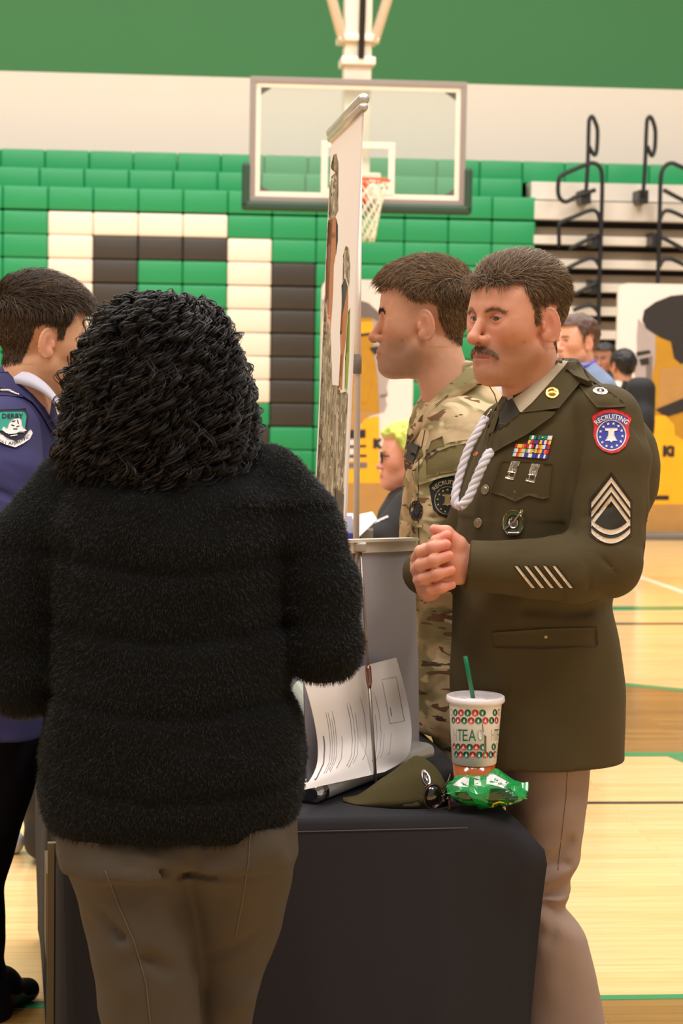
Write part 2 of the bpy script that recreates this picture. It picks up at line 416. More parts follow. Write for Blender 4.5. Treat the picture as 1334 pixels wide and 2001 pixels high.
m_maple = floor_mat('maple boards', (230, 194, 138), (222, 182, 122), (195, 148, 92), .2)
m_stain = floor_mat('stained maple boards', (158, 118, 62), (140, 100, 48), (100, 70, 34), .2)
fl = MB(); fl.box((-12, -3, -.1), (12, 23, 0)); floor = struct(gobj(fl, 'floor', [m_maple]))
m_lineg = mat('green court paint', (48, 132, 82), .25); m_linew = mat('white court paint', (240, 226, 200), .25); m_linek = mat('black court paint', (60, 48, 36), .25)
def fpoly(name, px, m, z):
    P = [GI @ fat(x, y, 0) for x, y in px]; mb = MB(); mb.prism([(p.x, p.y) for p in P], 0.0003, z, 0)
    return struct(gobj(mb, name, [m], floor))
fpoly('stained_area', [(-700, 1965), (1334, 1944), (1600, 1942), (1700, 2300), (-900, 2300)], m_stain, .001)
fpoly('stained_area', [(560, 1346), (900, 1335), (1220, 1340), (1334, 1352), (1560, 1386), (1560, 1474), (560, 1480)], m_stain, .001)
fpoly('court_line', [(-700, 1972), (1600, 1940), (1600, 1949), (-700, 1982)], m_lineg, .002)
fpoly('court_line', [(560, 1338), (900, 1329), (1220, 1335), (1334, 1346), (1560, 1380), (1560, 1386), (1334, 1352), (1220, 1341), (900, 1335), (560, 1346)], m_lineg, .002)
fpoly('court_line', [(560, 1472), (1560, 1470), (1560, 1477), (560, 1481)], m_lineg, .002)
fpoly('court_line', [(1303, 1478), (1560, 1477), (1560, 1580)], m_lineg, .0015)
fpoly('court_line', [(400, 1570), (1500, 1566), (1500, 1570), (400, 1574)], m_linek, .002)
fpoly('court_line', [(400, 1190), (1500, 1184), (1500, 1191), (400, 1197)], m_lineg, .002)
fpoly('court_line', [(400, 1220), (1500, 1217), (1500, 1220), (400, 1223)], m_linek, .002)
fpoly('court_line', [(1200, 1108), (1420, 1183), (1420, 1190), (1200, 1114)], m_linew, .002)

WY = 22.3
zb = gat(667, 157, WY).z
wl = MB(); wl.box((-14, WY, 0), (14, WY + .3, zb), 0); wl.box((-14, WY, zb), (14, WY + .3, 9.5), 1)
struct(gobj(wl, 'wall_back', [m_wallw, m_wallg]))

# ---------------------------------------------------------------- closed bleachers
BY = 20.8
bl = gempty('bleachers')
tag(bl, 'closed gym bleachers of green, white and dark seat modules along the back wall', 'bleachers')
tops = [302, 337, 373, 421, 466.5, 512.5, 559, 605, 651, 696.5, 742, 787.5, 833.5, 879, 925]
xe = [gat(94, 430, BY).x, gat(532, 440, BY).x]; PITCHX = (xe[1] - xe[0]) / 5; X0 = xe[0]
HGT = .236
def module_mesh(m):
    bm = bmesh.new(); w, d, h = PITCHX - .004, .25, HGT - .006
    bmesh.ops.create_cube(bm, size=1)
    for v in bm.verts: v.co = Vector((v.co.x * w + w / 2, v.co.y * d + d / 2, v.co.z * h + h / 2))
    bmesh.ops.bevel(bm, geom=bm.edges[:], offset=.018, segments=3, affect='EDGES', profile=.5)
    for v in bm.verts:
        if v.co.y < .03: v.co.y += .012 * math.sin(pi * min(1, max(0, v.co.x / w))) * .6
    me = bpy.data.meshes.new('seat_module'); bm.to_mesh(me); bm.free(); me.materials.append(m); me.polygons.foreach_set('use_smooth', [True] * len(me.polygons)); return me
mod = {c: module_mesh(m) for c, m in (('g', m_seatg), ('w', m_seatw), ('k', m_seatk))}
def seat_colour(r, k):
    if r == 3: return 'w' if 0 <= k <= 3 else 'g'
    if r == 4: return 'w' if k in (0, 4) else ('k' if k in (1, 2, 3) else 'g')
    if 5 <= r <= 10: return 'w' if k in (0, 4) else ('k' if k in (1, 5) else 'g')
    if r == 11: return 'w' if 0 <= k <= 3 else ('k' if k == 5 else 'g')
    if r == 12: return 'k' if 1 <= k <= 4 else 'g'
    return 'g'
first_of = {}
for r, ty in enumerate(tops):
    yy = BY + (.5 if r == 0 else .25 if r == 1 else 0); z = gat(540, ty, yy).z
    row = empty('seat_row'); row.parent = bl; row.location = (X0, yy, z - HGT)
    if seat_colour(r, 0) + seat_colour(r, 1) + seat_colour(r, 2) + seat_colour(r, 4) != 'gggg': row['label'] = 'row of seat modules carrying part of the white and dark block letter'
    ks = range(-7, 11 if r else 17)
    for k in ks:
        o = bpy.data.objects.new('seat_module', mod[seat_colour(r, k)]); COL.objects.link(o); o.parent = row
        o.location = (k * PITCHX - (.1 if r == 1 else .06 if r == 0 else 0), 0, 0)
xa = gat(1041, 440, BY).x; xb = gat(1560, 440, BY).x
us = MB(); us.box((X0 - 8 * PITCHX, BY + .27, .0), (xb, BY + .9, gat(540, 400, BY).z), 0); us.box((X0 - 8 * PITCHX, BY + .04, 0), (xa, BY + .25, .12), 0)
us.box((X0 - 8 * PITCHX, BY + .76, .05), (xb, WY - .05, gat(540, 310, BY).z), 0)
o = us.build('understructure', [m_dark]); o.parent = bl
zz = lambda py: gat(1232, py, BY).z
def step(bands):
    mb = MB()
    for (y0, y1, dy, m) in bands: mb.box((xa + .01, BY + dy, zz(y1)), (xb, BY + .5, zz(y0)), m, .006)
    o = mb.build('aisle_step', [m_nose, m_riser, m_dark]); o.parent = bl
step([(356, 391, .2, 0), (391, 396, .25, 2)]); step([(396, 432, .0, 0), (432, 445, .22, 2)])
for i in range(11):
    y = 445 + 46 * i; step([(y, y + 18, .18, 1), (y + 18, y + 35, 0, 0), (y + 35, y + 46, .24, 2)])
def rail(paths, r=.021, dy=-.25, clamp=()):
    mb = MB()
    for p in paths: mb.tube(spline([gat(x, y, BY + dy) for x, y in p], 5), r, 8)
    for (x, y) in clamp: c = gat(x, y, BY + dy + .06); mb.box((c.x - .05, c.y - .06, c.z - .07), (c.x + .05, c.y + .25, c.z + .07), 0, .01)
    o = mb.build('handrail', [m_black]); o.parent = bl
rail([[(1144, 385), (1148, 320), (1150, 245), (1152, 232), (1157, 228), (1163, 240), (1167, 255), (1166, 288), (1163, 302), (1158, 300), (1149, 284)]], clamp=[(1143, 385)])
rail([[(1169, 640), (1171, 540), (1175, 420), (1176, 348), (1171, 326), (1160, 319), (1147, 321), (1102, 340), (1092, 350), (1090, 375), (1095, 389), (1107, 394), (1128, 383), (1163, 371)]], .022)
rail([[(1172, 432), (1166, 415), (1153, 411), (1120, 424), (1098, 433), (1092, 442), (1092, 482)], [(1112, 486), (1140, 472), (1168, 459)]], clamp=[(1163, 470)])
rail([[(1171, 520), (1162, 507), (1146, 506), (1112, 522), (1098, 530)], [(1112, 580), (1140, 566), (1167, 552)]], clamp=[(1162, 560)])
rail([[(1170, 612), (1160, 600), (1146, 597), (1120, 606)]])
rail([[(1256, 385), (1260, 320), (1263, 245), (1266, 231), (1271, 229), (1277, 242), (1280, 258), (1279, 288), (1275, 303), (1271, 302), (1264, 285)]], clamp=[(1255, 385)])
rail([[(1284, 580), (1287, 470), (1289, 400), (1291, 345), (1298, 326), (1311, 319), (1326, 324), (1372, 345), (1384, 356)], [(1296, 371), (1334, 391), (1370, 404)]], .022, clamp=[(1281, 468)])
rail([[(1288, 432), (1295, 416), (1308, 412), (1340, 426), (1370, 440)], [(1290, 462), (1334, 486), (1360, 497)]])
rail([[(1287, 522), (1296, 508), (1310, 506), (1345, 522)]])

# ---------------------------------------------------------------- basketball hoop
HY = 17.4
hp = gempty('basketball_hoop'); tag(hp, 'ceiling-hung basketball hoop with clear backboard, orange rim and white net', 'basketball hoop')
a = gat(489, 149, HY); c = gat(907, 404, HY); x0, x1, z1, z0 = a.x, c.x, a.z, c.z
m_fr = mat('grey steel frame', (150, 138, 130), .4, .3); m_pad = mat('dark green padding', (36, 66, 48), .55); m_or = mat('orange rim paint', (226, 84, 44), .4)
m_net = mat('white net cord', (238, 228, 205), .8)
m_glass = bpy.data.materials.new('clear backboard glass'); m_glass.use_nodes = True; _n = m_glass.node_tree.nodes; _l = m_glass.node_tree.links
_t = _n.new('ShaderNodeBsdfTransparent'); _t.inputs[0].default_value = (.95, .98, .96, 1); _g = _n.new('ShaderNodeBsdfGlossy'); _g.inputs['Roughness'].default_value = .05
_d = _n.new('ShaderNodeBsdfDiffuse'); _d.inputs[0].default_value = (.75, .78, .74, 1)
_m = _n.new('ShaderNodeMixShader'); _m.inputs[0].default_value = .05; _l.new(_t.outputs[0], _m.inputs[1]); _l.new(_g.outputs[0], _m.inputs[2])
_m2 = _n.new('ShaderNodeMixShader'); _m2.inputs[0].default_value = .06; _l.new(_m.outputs[0], _m2.inputs[1]); _l.new(_d.outputs[0], _m2.inputs[2]); _l.new(_m2.outputs[0], _n['Material Output'].inputs[0])
g = MB(); g.box((x0 + .02, HY, z0 + .02), (x1 - .02, HY + .012, z1 - .02)); gobj(g, 'backboard', [m_glass], hp)
def ringbox(mb, X0_, X1_, Z0_, Z1_, t, y0, y1, m):
    mb.box((X0_, y0, Z0_), (X1_, y1, Z0_ + t), m, .004); mb.box((X0_, y0, Z1_ - t), (X1_, y1, Z1_), m, .004)
    mb.box((X0_, y0, Z0_ + t), (X0_ + t, y1, Z1_ - t), m, .004); mb.box((X1_ - t, y0, Z0_ + t), (X1_, y1, Z1_ - t), m, .004)
f = MB(); ringbox(f, x0, x1, z0, z1, .05, HY - .02, HY + .04, 0); gobj(f, 'frame', [m_fr], hp)
f = MB(); ringbox(f, x0 + .045, x1 - .045, z0 + .045, z1 - .045, .045, HY - .006, HY - .001, 0); gobj(f, 'border_line', [m_whitem], hp)
q0 = gat(628, 275, HY); q1 = gat(770, 384, HY)
f = MB(); ringbox(f, q0.x, q1.x, q1.z, q0.z, .055, HY - .006, HY - .001, 0); gobj(f, 'target_square', [m_whitem], hp)
p = MB(); zp = gat(489, 318, HY).z
p.box((x0 - .06, HY - .05, z0 - .06), (x0 + .005, HY + .07, zp), 0, .025); p.box((x1 - .005, HY - .05, z0 - .06), (x1 + .06, HY + .07, zp), 0, .025); p.box((x0 - .06, HY - .05, z0 - .07), (x1 + .06, HY + .07, z0 + .01), 0, .025)
gobj(p, 'edge_padding', [m_pad], hp)
for sx in (0, 1):
    for sz in (0, 1):
        xx = x0 + .06 if sx == 0 else x1 - .06; zz_ = z0 + .07 if sz == 0 else z1 - .07; dx = .15 if sx == 0 else -.15; dz = .1 if sz == 0 else -.1
        t = MB(); t.prism([(xx, zz_), (xx + dx, zz_), (xx, zz_ + dz)], HY + .013, HY + .03, 0, lambda x, y, z: (x, z, y)); gobj(t, 'corner_plate', [m_seatk], hp)
xm = (x0 + x1) / 2; zr = gat(712, 360, HY).z; ry = HY - .38
r_ = MB(); r_.tube([(xm + .228 * math.cos(k * pi / 18), ry + .228 * math.sin(k * pi / 18), zr) for k in range(37)], .010, 8)
r_.box((xm - .08, HY - .16, zr - .02), (xm + .08, HY - .01, zr + .03)); r_.box((xm - .075, HY - .03, zr - .22), (xm + .075, HY - .008, zr + .04)); r_.tube([(xm - .07, HY - .02, zr - .18), (xm - .05, ry + .2, zr - .01)], .012, 8); r_.tube([(xm + .07, HY - .02, zr - .18), (xm + .05, ry + .2, zr - .01)], .012, 8)
gobj(r_, 'rim', [m_or], hp)
n_ = MB()
for k in range(12):
    for sg in (1, -1):
        P = []
        for i in range(13):
            t = i / 12; rr = .225 - .115 * t ** .7; an = 2 * pi * k / 12 + sg * t * 1.9; P.append((xm + rr * math.cos(an), ry + rr * math.sin(an), zr - .5 * t))
        n_.tube(P, .0055, 5)
gobj(n_, 'net', [m_net], hp)
ms = MB(); ms.box((xm - .115, HY + .12, z0 + .1), (xm + .115, HY + .34, 8.9), 0, .01); gobj(ms, 'mast', [m_whitem], hp)
for py, w, h in ((119, .145, .035), (74, .17, .03)):
    zc = gat(697, py, HY + .1).z; b_ = MB(); b_.box((xm - w, HY + .06, zc - h), (xm + w, HY + .4, zc + h), 0, .01); gobj(b_, 'mast_collar', [m_whitem], hp)
for s in (-1, 1):
    zc = gat(697, 74, HY).z; b_ = MB(); b_.tube([(xm + s * .13, HY + .1, zc - .02), (xm + s * 1.5, HY + .1, zc + 4.6)], .045, 12); gobj(b_, 'brace', [m_whitem], hp)
zc = gat(697, 112, HY).z; b_ = MB(); b_.tube([(xm + .02, HY + .07, zc), (xm + .085, HY + .07, 8.6)], .028, 10); gobj(b_, 'lift_cable', [m_black], hp)
b_ = MB(); b_.box((xm - .2, HY + .01, zr - .2), (xm + .2, HY + .13, zr + .1), 0, .01); gobj(b_, 'mount_bracket', [m_whitem], hp)

# ---------------------------------------------------------------- big portrait panels under the hoop
PY = 17.7
m_pw = mat('poster white', (238, 222, 214), .5); m_py = mat('poster yellow', (240, 174, 20), .5, var=.16, vscale=7); m_pb = mat('poster ochre', (186, 134, 22), .5, var=.16, vscale=7); m_pg = mat('poster grey', (172, 158, 154), .5, var=.16, vscale=7)
m_pd = mat('poster dark', (40, 34, 32), .5); m_pm = mat('poster mid grey', (118, 106, 100), .5, var=.16, vscale=7); m_pbr = mat('poster brown', (180, 134, 72), .5, var=.16, vscale=7); m_gr = mat('grey plinth', (110, 104, 96), .5)
PM = [m_pw, m_py, m_pb, m_pg, m_pd, m_pm, m_pbr]
def panel(label, xl, xr, yt, yb, shapes, texts):
    root = gempty('display_panel'); tag(root, label, 'display panel')
    a = gat(xl, yt, PY); b = gat(xr, yb, PY); w = b.x - a.x; zb_ = b.z; h = a.z - zb_; rr = .09
    P = []
    for (cx_, cz_, a0) in ((a.x + rr, zb_ + rr * .2, pi), (b.x - rr, zb_ + rr * .2, 1.5 * pi), (b.x - rr, a.z - rr, 0), (a.x + rr, a.z - rr, pi / 2)):
        r2 = rr if cz_ > 1 else rr * .2; cx2 = cx_ if cz_ > 1 else (a.x + r2 if cx_ < (a.x + b.x) / 2 else b.x - r2)
        P += [(cx2 + r2 * math.cos(a0 + k * pi / 12), cz_ + r2 * math.sin(a0 + k * pi / 12)) for k in range(7)]
    mb = MB(); mb.prism(P, PY, PY + .05, 0, lambda x, y, z: (x, z, y)); gobj(mb, 'board', [m_pw], root)
    pr = MB(); e = .0008
    for i, (m, pts) in enumerate(shapes):
        q = [gat(x, y, PY) for x, y in pts]; V, F, ne = fill2d([(min(max(v.x, a.x + .004), b.x - .004), min(max(v.z, zb_ + .01), a.z - .01)) for v in q], .2)
        pr.add([(x, PY - e * (i + 1), z) for x, z in V], F, m)
    for (s, x, y, sz, m) in texts:
        V, F = text2d(s, sz / 226, .01); o_ = gat(x, y, PY); pr.add([(o_.x + v[0], PY - e * (len(shapes) + 2), o_.z + v[1]) for v in V], F, m)
    gobj(pr, 'portrait_print', PM, root)
    ft = MB(); ft.box((a.x - .05, PY - .12, 0), (b.x + .05, PY + .2, zb_ + .005), 0, .01); gobj(ft, 'plinth', [m_gr], root)
panel('tall white panel with a yellow and grey profile portrait, behind the camouflage soldier', 629, 801, 545, 1044, [
    (5, [(630, 585), (690, 583), (720, 592), (742, 612), (752, 640), (740, 640), (725, 622), (690, 622), (630, 622)]),
    (2, [(630, 620), (690, 620), (728, 622), (730, 640), (745, 790), (742, 808), (720, 812), (704, 828), (690, 850), (630, 850)]),
    (1, [(630, 630), (728, 628), (731, 648), (630, 664)]), (4, [(630, 660), (722, 650), (722, 655), (630, 668)]),
    (3, [(728, 622), (742, 632), (750, 690), (747, 700), (762, 738), (758, 744), (755, 758), (758, 770), (753, 778), (756, 792), (750, 806), (741, 806), (738, 740), (730, 690)]),
    (6, [(650, 700), (690, 690), (716, 720), (700, 790), (660, 800), (640, 760)]), (2, [(690, 705), (712, 700), (726, 740), (716, 790), (696, 780)]), (6, [(690, 800), (742, 806), (720, 813), (702, 830), (690, 850), (640, 850), (640, 815)]), (4, [(721, 680), (738, 676), (742, 684), (732, 694)]), (5, [(742, 772), (756, 770), (756, 774), (742, 777)]),
    (1, [(740, 812), (741, 920), (748, 921), (748, 944), (630, 944), (630, 900), (690, 900), (700, 840), (712, 818)]),
    (4, [(630, 842), (714, 839), (714, 856), (630, 860)]), (4, [(630, 872), (715, 869), (715, 874), (630, 877)]), (4, [(630, 890), (716, 888), (716, 893), (630, 895)]), (5, [(630, 905), (717, 903), (717, 914), (630, 916)]),
    (6, [(630, 944), (800, 944), (800, 1040), (630, 1040)])],
    [('K', 729, 874, 22, 4)])
panel('tall white panel with a dark haired portrait, at the right edge of the photo', 1208, 1384, 553, 1044, [
    (3, [(1246, 622), (1262, 640), (1290, 652), (1300, 780), (1262, 780), (1242, 770), (1250, 742), (1240, 735), (1236, 720), (1244, 690), (1243, 660)]),
    (2, [(1280, 645), (1384, 600), (1384, 1000), (1290, 1000), (1270, 820), (1268, 770), (1280, 700)]),
    (4, [(1254, 626), (1258, 606), (1280, 590), (1310, 578), (1384, 570), (1384, 690), (1330, 712), (1316, 700), (1310, 668), (1290, 660), (1274, 650), (1262, 642)]),
    (6, [(1290, 720), (1330, 716), (1384, 700), (1384, 760), (1310, 790), (1284, 800)]), (5, [(1262, 700), (1274, 695), (1272, 770), (1262, 776)]), (4, [(1242, 688), (1268, 684), (1272, 690), (1244, 696)]), (4, [(1248, 702), (1266, 698), (1268, 712), (1252, 714)]),
    (4, [(1280, 800), (1334, 778), (1384, 768), (1384, 790), (1300, 815)]),
    (1, [(1262, 832), (1276, 812), (1300, 812), (1316, 830), (1318, 850), (1334, 860), (1384, 850), (1384, 1000), (1250, 1000), (1256, 900)]),
    (6, [(1250, 985), (1384, 985), (1384, 1040), (1250, 1040)]), (3, [(1240, 930), (1260, 930), (1258, 1040), (1232, 1040)]),
    (4, [(1262, 968), (1306, 968), (1306, 977), (1262, 977)])],
    [('Ki', 1294, 890, 26, 4)])

# ---------------------------------------------------------------- table, cloth and the things on it
TH = math.radians(9.5); TC = Vector((.325, 3.845, 0)); TU = Vector((math.cos(TH), math.sin(TH), 0)); TV = Vector((-math.sin(TH), math.cos(TH), 0)); TZ = .74
TWD, TLN = .82, 1.80
def tp(u, v, z): return TC + TU * (u - TWD) + TV * v + Vector((0, 0, z))
tb = empty('folding_table', tp(TWD / 2, TLN / 2, 0)); tag(tb, 'folding table hidden under the black cloth beside the sergeant', 'table')
mb = MB(); mb.add([tp(u, v, z) for z in (.70, .735) for u, v in ((.02, .02), (TWD - .02, .02), (TWD - .02, TLN - .02), (.02, TLN - .02))], [(3, 2, 1, 0), (4, 5, 6, 7), (0, 1, 5, 4), (1, 2, 6, 5), (2, 3, 7, 6), (3, 0, 4, 7)])
mb.build('tabletop', [m_gr], tb)
for u in (.1, TWD - .1):
    for v in (.15, TLN - .15): l = MB(); l.tube([tp(u, v, .0), tp(u, v, .705)], .014, 8); l.build('leg', [m_black], tb)
m_cloth = mat('charcoal table cloth', (40, 38, 42), .85, bump=.3, bscale=900, spec=.25)
m_gold = mat('gold cloth trim', (92, 78, 52), .8)
def cloth():
    per = []; n1, n2 = 60, 110   # around: front, right, back, left
    for i in range(n1): per.append((i / n1 * TWD, 0, 0))
    for i in range(n2): per.append((TWD, i / n2 * TLN, 1))
    for i in range(n1): per.append((TWD - i / n1 * TWD, TLN, 2))
    for i in range(n2): per.append((0, TLN - i / n2 * TLN, 3))
    N = len(per); V = []; F = []
    zs = [TZ + .006, TZ + .004, TZ - .006] + list(np.linspace(TZ - .03, .03, 26))
    crn = [(0, 0), (TWD, 0), (TWD, TLN), (0, TLN)]
    nrm = [(0, -1), (1, 0), (0, 1), (-1, 0)]
    for zi, z in enumerate(zs):
        drop = TZ - z
        for (u, v, sd) in per:
            ou, ov = nrm[sd]; o = (0, .006, .012)[zi] if zi < 3 else .014 + .012 * min(1, drop * 2)
            du, dv = ou * o, ov * o
            for ci, (cu, cv) in enumerate(crn):
                dist = abs(u - cu) + abs(v - cv)
                su, sv = (1 if cu > 0 else -1), (1 if cv > 0 else -1)
                if ci == 3 or ci == 2: amp = .03
                else: amp = .056 if ci == 1 else .02
                flare = amp * min(1, drop / .066) * (1 - .85 * min(1, max(0, drop - .066) / .6) ** .8)
                k = max(0, 1 - dist / (.13 if sd in (0, 2) else .2)) ** 2.0; du += su * flare * k; dv += sv * flare * k * .8
            if sd == 0 and zi > 3: dv += .006 * math.sin(u * 23 + 1.5 * z) * min(1, drop * 2) + .004 * math.sin(u * 51) * drop
            if sd == 1 and zi > 3: du += .008 * math.sin(v * 17) * min(1, drop * 2)
            if sd == 0 and zi > 3: dv += .030 * max(0, min(1, (u - TWD + .13) / .13)) ** 1.0 * min(1, drop * 5)
            V.append(tp(u + du, v + dv, z))
    nz = len(zs)
    for j in range(nz - 1):
        for i in range(N): F.append((j * N + i, (j + 1) * N + i, (j + 1) * N + (i + 1) % N, j * N + (i + 1) % N))
    F.append(tuple(range(N)))
    return V, F
V, F = cloth()
cl = mk('tablecloth', V, F, [m_cloth], smooth=True); tag(cl, 'black fitted cloth over the table in front of the sergeant', 'tablecloth')
e = MB(); e.add([tp(-.034, v, z) for v, z in ((.02, .70), (.06, .70), (.06, .3), (.02, .3))], [(0, 1, 2, 3)]); 
for v0, v1, z0_, z1_ in ((.03, .045, .70, .3), (.12, .3, .62, .45)):
    e.add([tp(-.046, v, z) for v, z in ((v0, z0_), (v1, z0_), (v1, z1_), (v0, z1_))] + [tp(-.03, v, z) for v, z in ((v0, z0_), (v1, z0_), (v1, z1_), (v0, z1_))], [(0, 1, 2, 3), (7, 6, 5, 4), (0, 3, 7, 4), (1, 5, 6, 2), (0, 4, 5, 1), (3, 2, 6, 7)])
e.build('gold_trim', [m_gold], cl)
zt = TZ + .0065
# seam line along the cloth edge
sm = MB(); sm.tube([tp(.02 + k / 20 * (TWD - .1), -.0145, TZ - .018) for k in range(21)], .0012, 5); sm.build('seam', [mat('cloth stitch', (78, 76, 84), .8)], cl)

# tall banner seen nearly edge-on
NT, FT, NB, FB = at(708, 200, 4.36), at(648, 260, 4.98), at(656, 1438, 4.36), at(597, 1343, 4.98)
tbn = empty('tall_banner', (NB + FB) / 2); tag(tbn, 'tall white roll-up banner printed with two soldiers, seen nearly edge-on', 'banner')
m_bw = mat('banner white', (246, 232, 222), .55); m_al = mat('brushed aluminium', (200, 196, 190), .38, .5); m_alw = mat('pale aluminium', (232, 220, 204), .35, .2)
nx_ = (FT - NT).cross(NB - NT).normalized(); nx_ = nx_ if nx_.x < 0 else -nx_
def bil(u, v): return (NB * (1 - u) + FB * u) * (1 - v) + (NT * (1 - u) + FT * u) * v
V = [bil(u / 6, v / 14) for v in range(15) for u in range(7)]; F = [(j * 7 + i, j * 7 + i + 1, (j + 1) * 7 + i + 1, (j + 1) * 7 + i) for j in range(14) for i in range(6)]
bvh_b = BVHTree.FromPolygons([Vector(v) for v in V], F)
Vb = V + [v - nx_ * .004 for v in V]; nV = len(V); F2 = F + [tuple(i + nV for i in f)[::-1] for f in F]
edge = [0, 1, 2, 3, 4, 5, 6] + [6 + 7 * j for j in range(1, 15)] + [98 + i for i in (5, 4, 3, 2, 1, 0)] + [7 * j for j in range(13, 0, -1)]
F2 += [(edge[i], edge[i - 1], edge[i - 1] + nV, edge[i] + nV) for i in range(len(edge))]
mk('banner_sheet', Vb, F2, [m_bw], tbn, smooth=False)

def camo_mat(name, cols, sc, stretch, rough=.8):
    """blotchy cloth: base, green, brown, dark streaks, pale streaks"""
    m = bpy.data.materials.new(name); m.use_nodes = True; nt = m.node_tree; N = nt.nodes; L = nt.links; b = N['Principled BSDF']; b.inputs['Roughness'].default_value = rough
    b.inputs['Specular IOR Level'].default_value = .2
    tc = N.new('ShaderNodeTexCoord')
    def noise(s, st, off, det=2.0):
        mp = N.new('ShaderNodeMapping'); mp.inputs['Scale'].default_value = st; mp.inputs['Location'].default_value = off; L.new(tc.outputs['Object'], mp.inputs[0])
        n = N.new('ShaderNodeTexNoise'); n.inputs['Scale'].default_value = s; n.inputs['Detail'].default_value = det; n.inputs['Roughness'].default_value = .45; n.inputs['Distortion'].default_value = .6; L.new(mp.outputs[0], n.inputs['Vector']); return n.outputs['Fac']
    def layer(prev, fac, lo, hi, col):
        r = N.new('ShaderNodeMapRange'); r.inputs['From Min'].default_value = lo; r.inputs['From Max'].default_value = hi; L.new(fac, r.inputs['Value'])
        x = N.new('ShaderNodeMix'); x.data_type = 'RGBA'; L.new(r.outputs[0], x.inputs['Factor'])
        if isinstance(prev, tuple): x.inputs['A'].default_value = prev
        else: L.new(prev, x.inputs['A'])
        x.inputs['B'].default_value = col; return x.outputs['Result']
    c = [lin(q) for q in cols]
    o = layer(c[0], noise(sc, stretch, (0, 0, 0)), .44, .56, c[1]); o = layer(o, noise(sc * 1.1, stretch, (3, 1, 5)), .56, .60, c[2])
    st2 = (stretch[0], stretch[1], stretch[2] * 2.2)
    o = layer(o, noise(sc * 1.3, st2, (7, 2, 1), 3), .625, .635, c[3]); o = layer(o, noise(sc * 1.3, st2, (1, 9, 4), 3), .65, .66, c[4])
    L.new(o, b.inputs['Base Color']); 
    nz = N.new('ShaderNodeTexNoise'); nz.inputs['Scale'].default_value = 700; L.new(tc.outputs['Object'], nz.inputs['Vector']); bp = N.new('ShaderNodeBump'); bp.inputs['Strength'].default_value = .25; bp.inputs['Distance'].default_value = .002; L.new(nz.outputs['Fac'], bp.inputs['Height']); L.new(bp.outputs[0], b.inputs['Normal'])
    return m
m_bcamo = camo_mat('printed camouflage', [(160, 142, 116), (120, 104, 78), (196, 178, 150), (74, 60, 46), (220, 204, 180)], 30, (1, 1, .55), .55)
m_bskin = mat('printed skin', (182, 112, 62), .55); m_bskin2 = mat('printed skin dark', (120, 66, 34), .55); m_bgreen = mat('printed green', (140, 160, 50), .55); m_bdk = mat('printed brown', (72, 58, 46), .55); m_bhair = mat('printed hair', (50, 38, 28), .55)
ap = Applique(bvh_b, 4.6)
ap.poly([(634, 575), (640, 628), (646, 652), (649, 752), (662, 754), (665, 768), (676, 765), (680, 770), (672, 940), (668, 1060), (660, 1190), (650, 1330), (600, 1290), (608, 1120), (622, 860)], 0, .0006, .0006, 12)
ap.poly([(646, 325), (651, 303), (657, 300), (661, 318), (661, 412), (655, 424), (641, 432), (644, 340)], 0, .0006, .0006, 8)
ap.poly([(641, 430), (655, 423), (659, 440), (657, 490), (652, 520), (651, 560), (649, 600), (645, 652), (640, 625), (635, 590), (637, 480)], 1, .0008, .0006, 8)
ap.poly([(641, 432), (650, 428), (643, 560), (641, 620), (636, 588), (638, 480)], 2, .001, .0006, 8)
ap.poly([(656, 425), (660, 440), (660, 470), (656, 500)], 5, .001, .0004, 8)
ap.poly([(670, 500), (675, 480), (681, 484), (684, 520), (682, 562), (674, 540), (669, 556)], 0, .0007, .0006, 6)
ap.poly([(668, 556), (674, 542), (680, 562), (680, 600), (676, 660), (671, 700), (668, 762), (661, 762), (665, 690), (664, 650), (667, 600)], 1, .0008, .0006, 6)
ap.poly([(667, 558), (674, 543), (679, 560), (674, 590), (668, 620)], 5, .001, .0006, 6)
ap.poly([(680, 610), (684, 600), (682, 700), (678, 765), (673, 764), (674, 700)], 3, .0007, .0006, 6)
ap.poly([(654, 952), (672, 966), (668, 1075), (650, 1075)], 4, .0011, .0006, 10)
ap.build('soldier_print', [m_bcamo, m_bskin, m_bskin2, m_bgreen, m_bdk, m_bhair], tbn)
t = MB(); d_ = (FT - NT).normalized(); t.tube([NT - d_ * .02 + Vector((0, 0, .005)), FT + d_ * .02 + Vector((0, 0, .003))], .0125, 12); t.tube([NT - d_ * .022 + Vector((.0, 0, -.012)), FT + d_ * .02 + Vector((0, 0, -.012))], .010, 8); t.build('top_bar', [m_al], tbn)
pt, pb = at(702, 225, 4.66), at(690, 1400, 4.66)
t = MB(); t.tube([Vector((pb.x + .004, 4.66, zt)), pt], .0075, 12); t.build('support_pole', [m_alw], tbn)
j = at(697, 711, 4.66); t = MB(); t.tube([j - Vector((0, 0, .022)), j + Vector((0, 0, .022))], .0115, 12); t.build('pole_joint', [mat('grey plastic', (150, 144, 136), .5)], tbn)
t = MB(); b0, b1 = (NB * 1.02 - FB * .02), FB
t.tube([Vector((b0.x, b0.y, zt + .035)), Vector((b1.x, b1.y, zt + .035))], .034, 16); t.box((pb.x - .02, 4.6, zt), (pb.x + .02, 4.72, zt + .02)); t.build('base_cassette', [m_al], tbn)

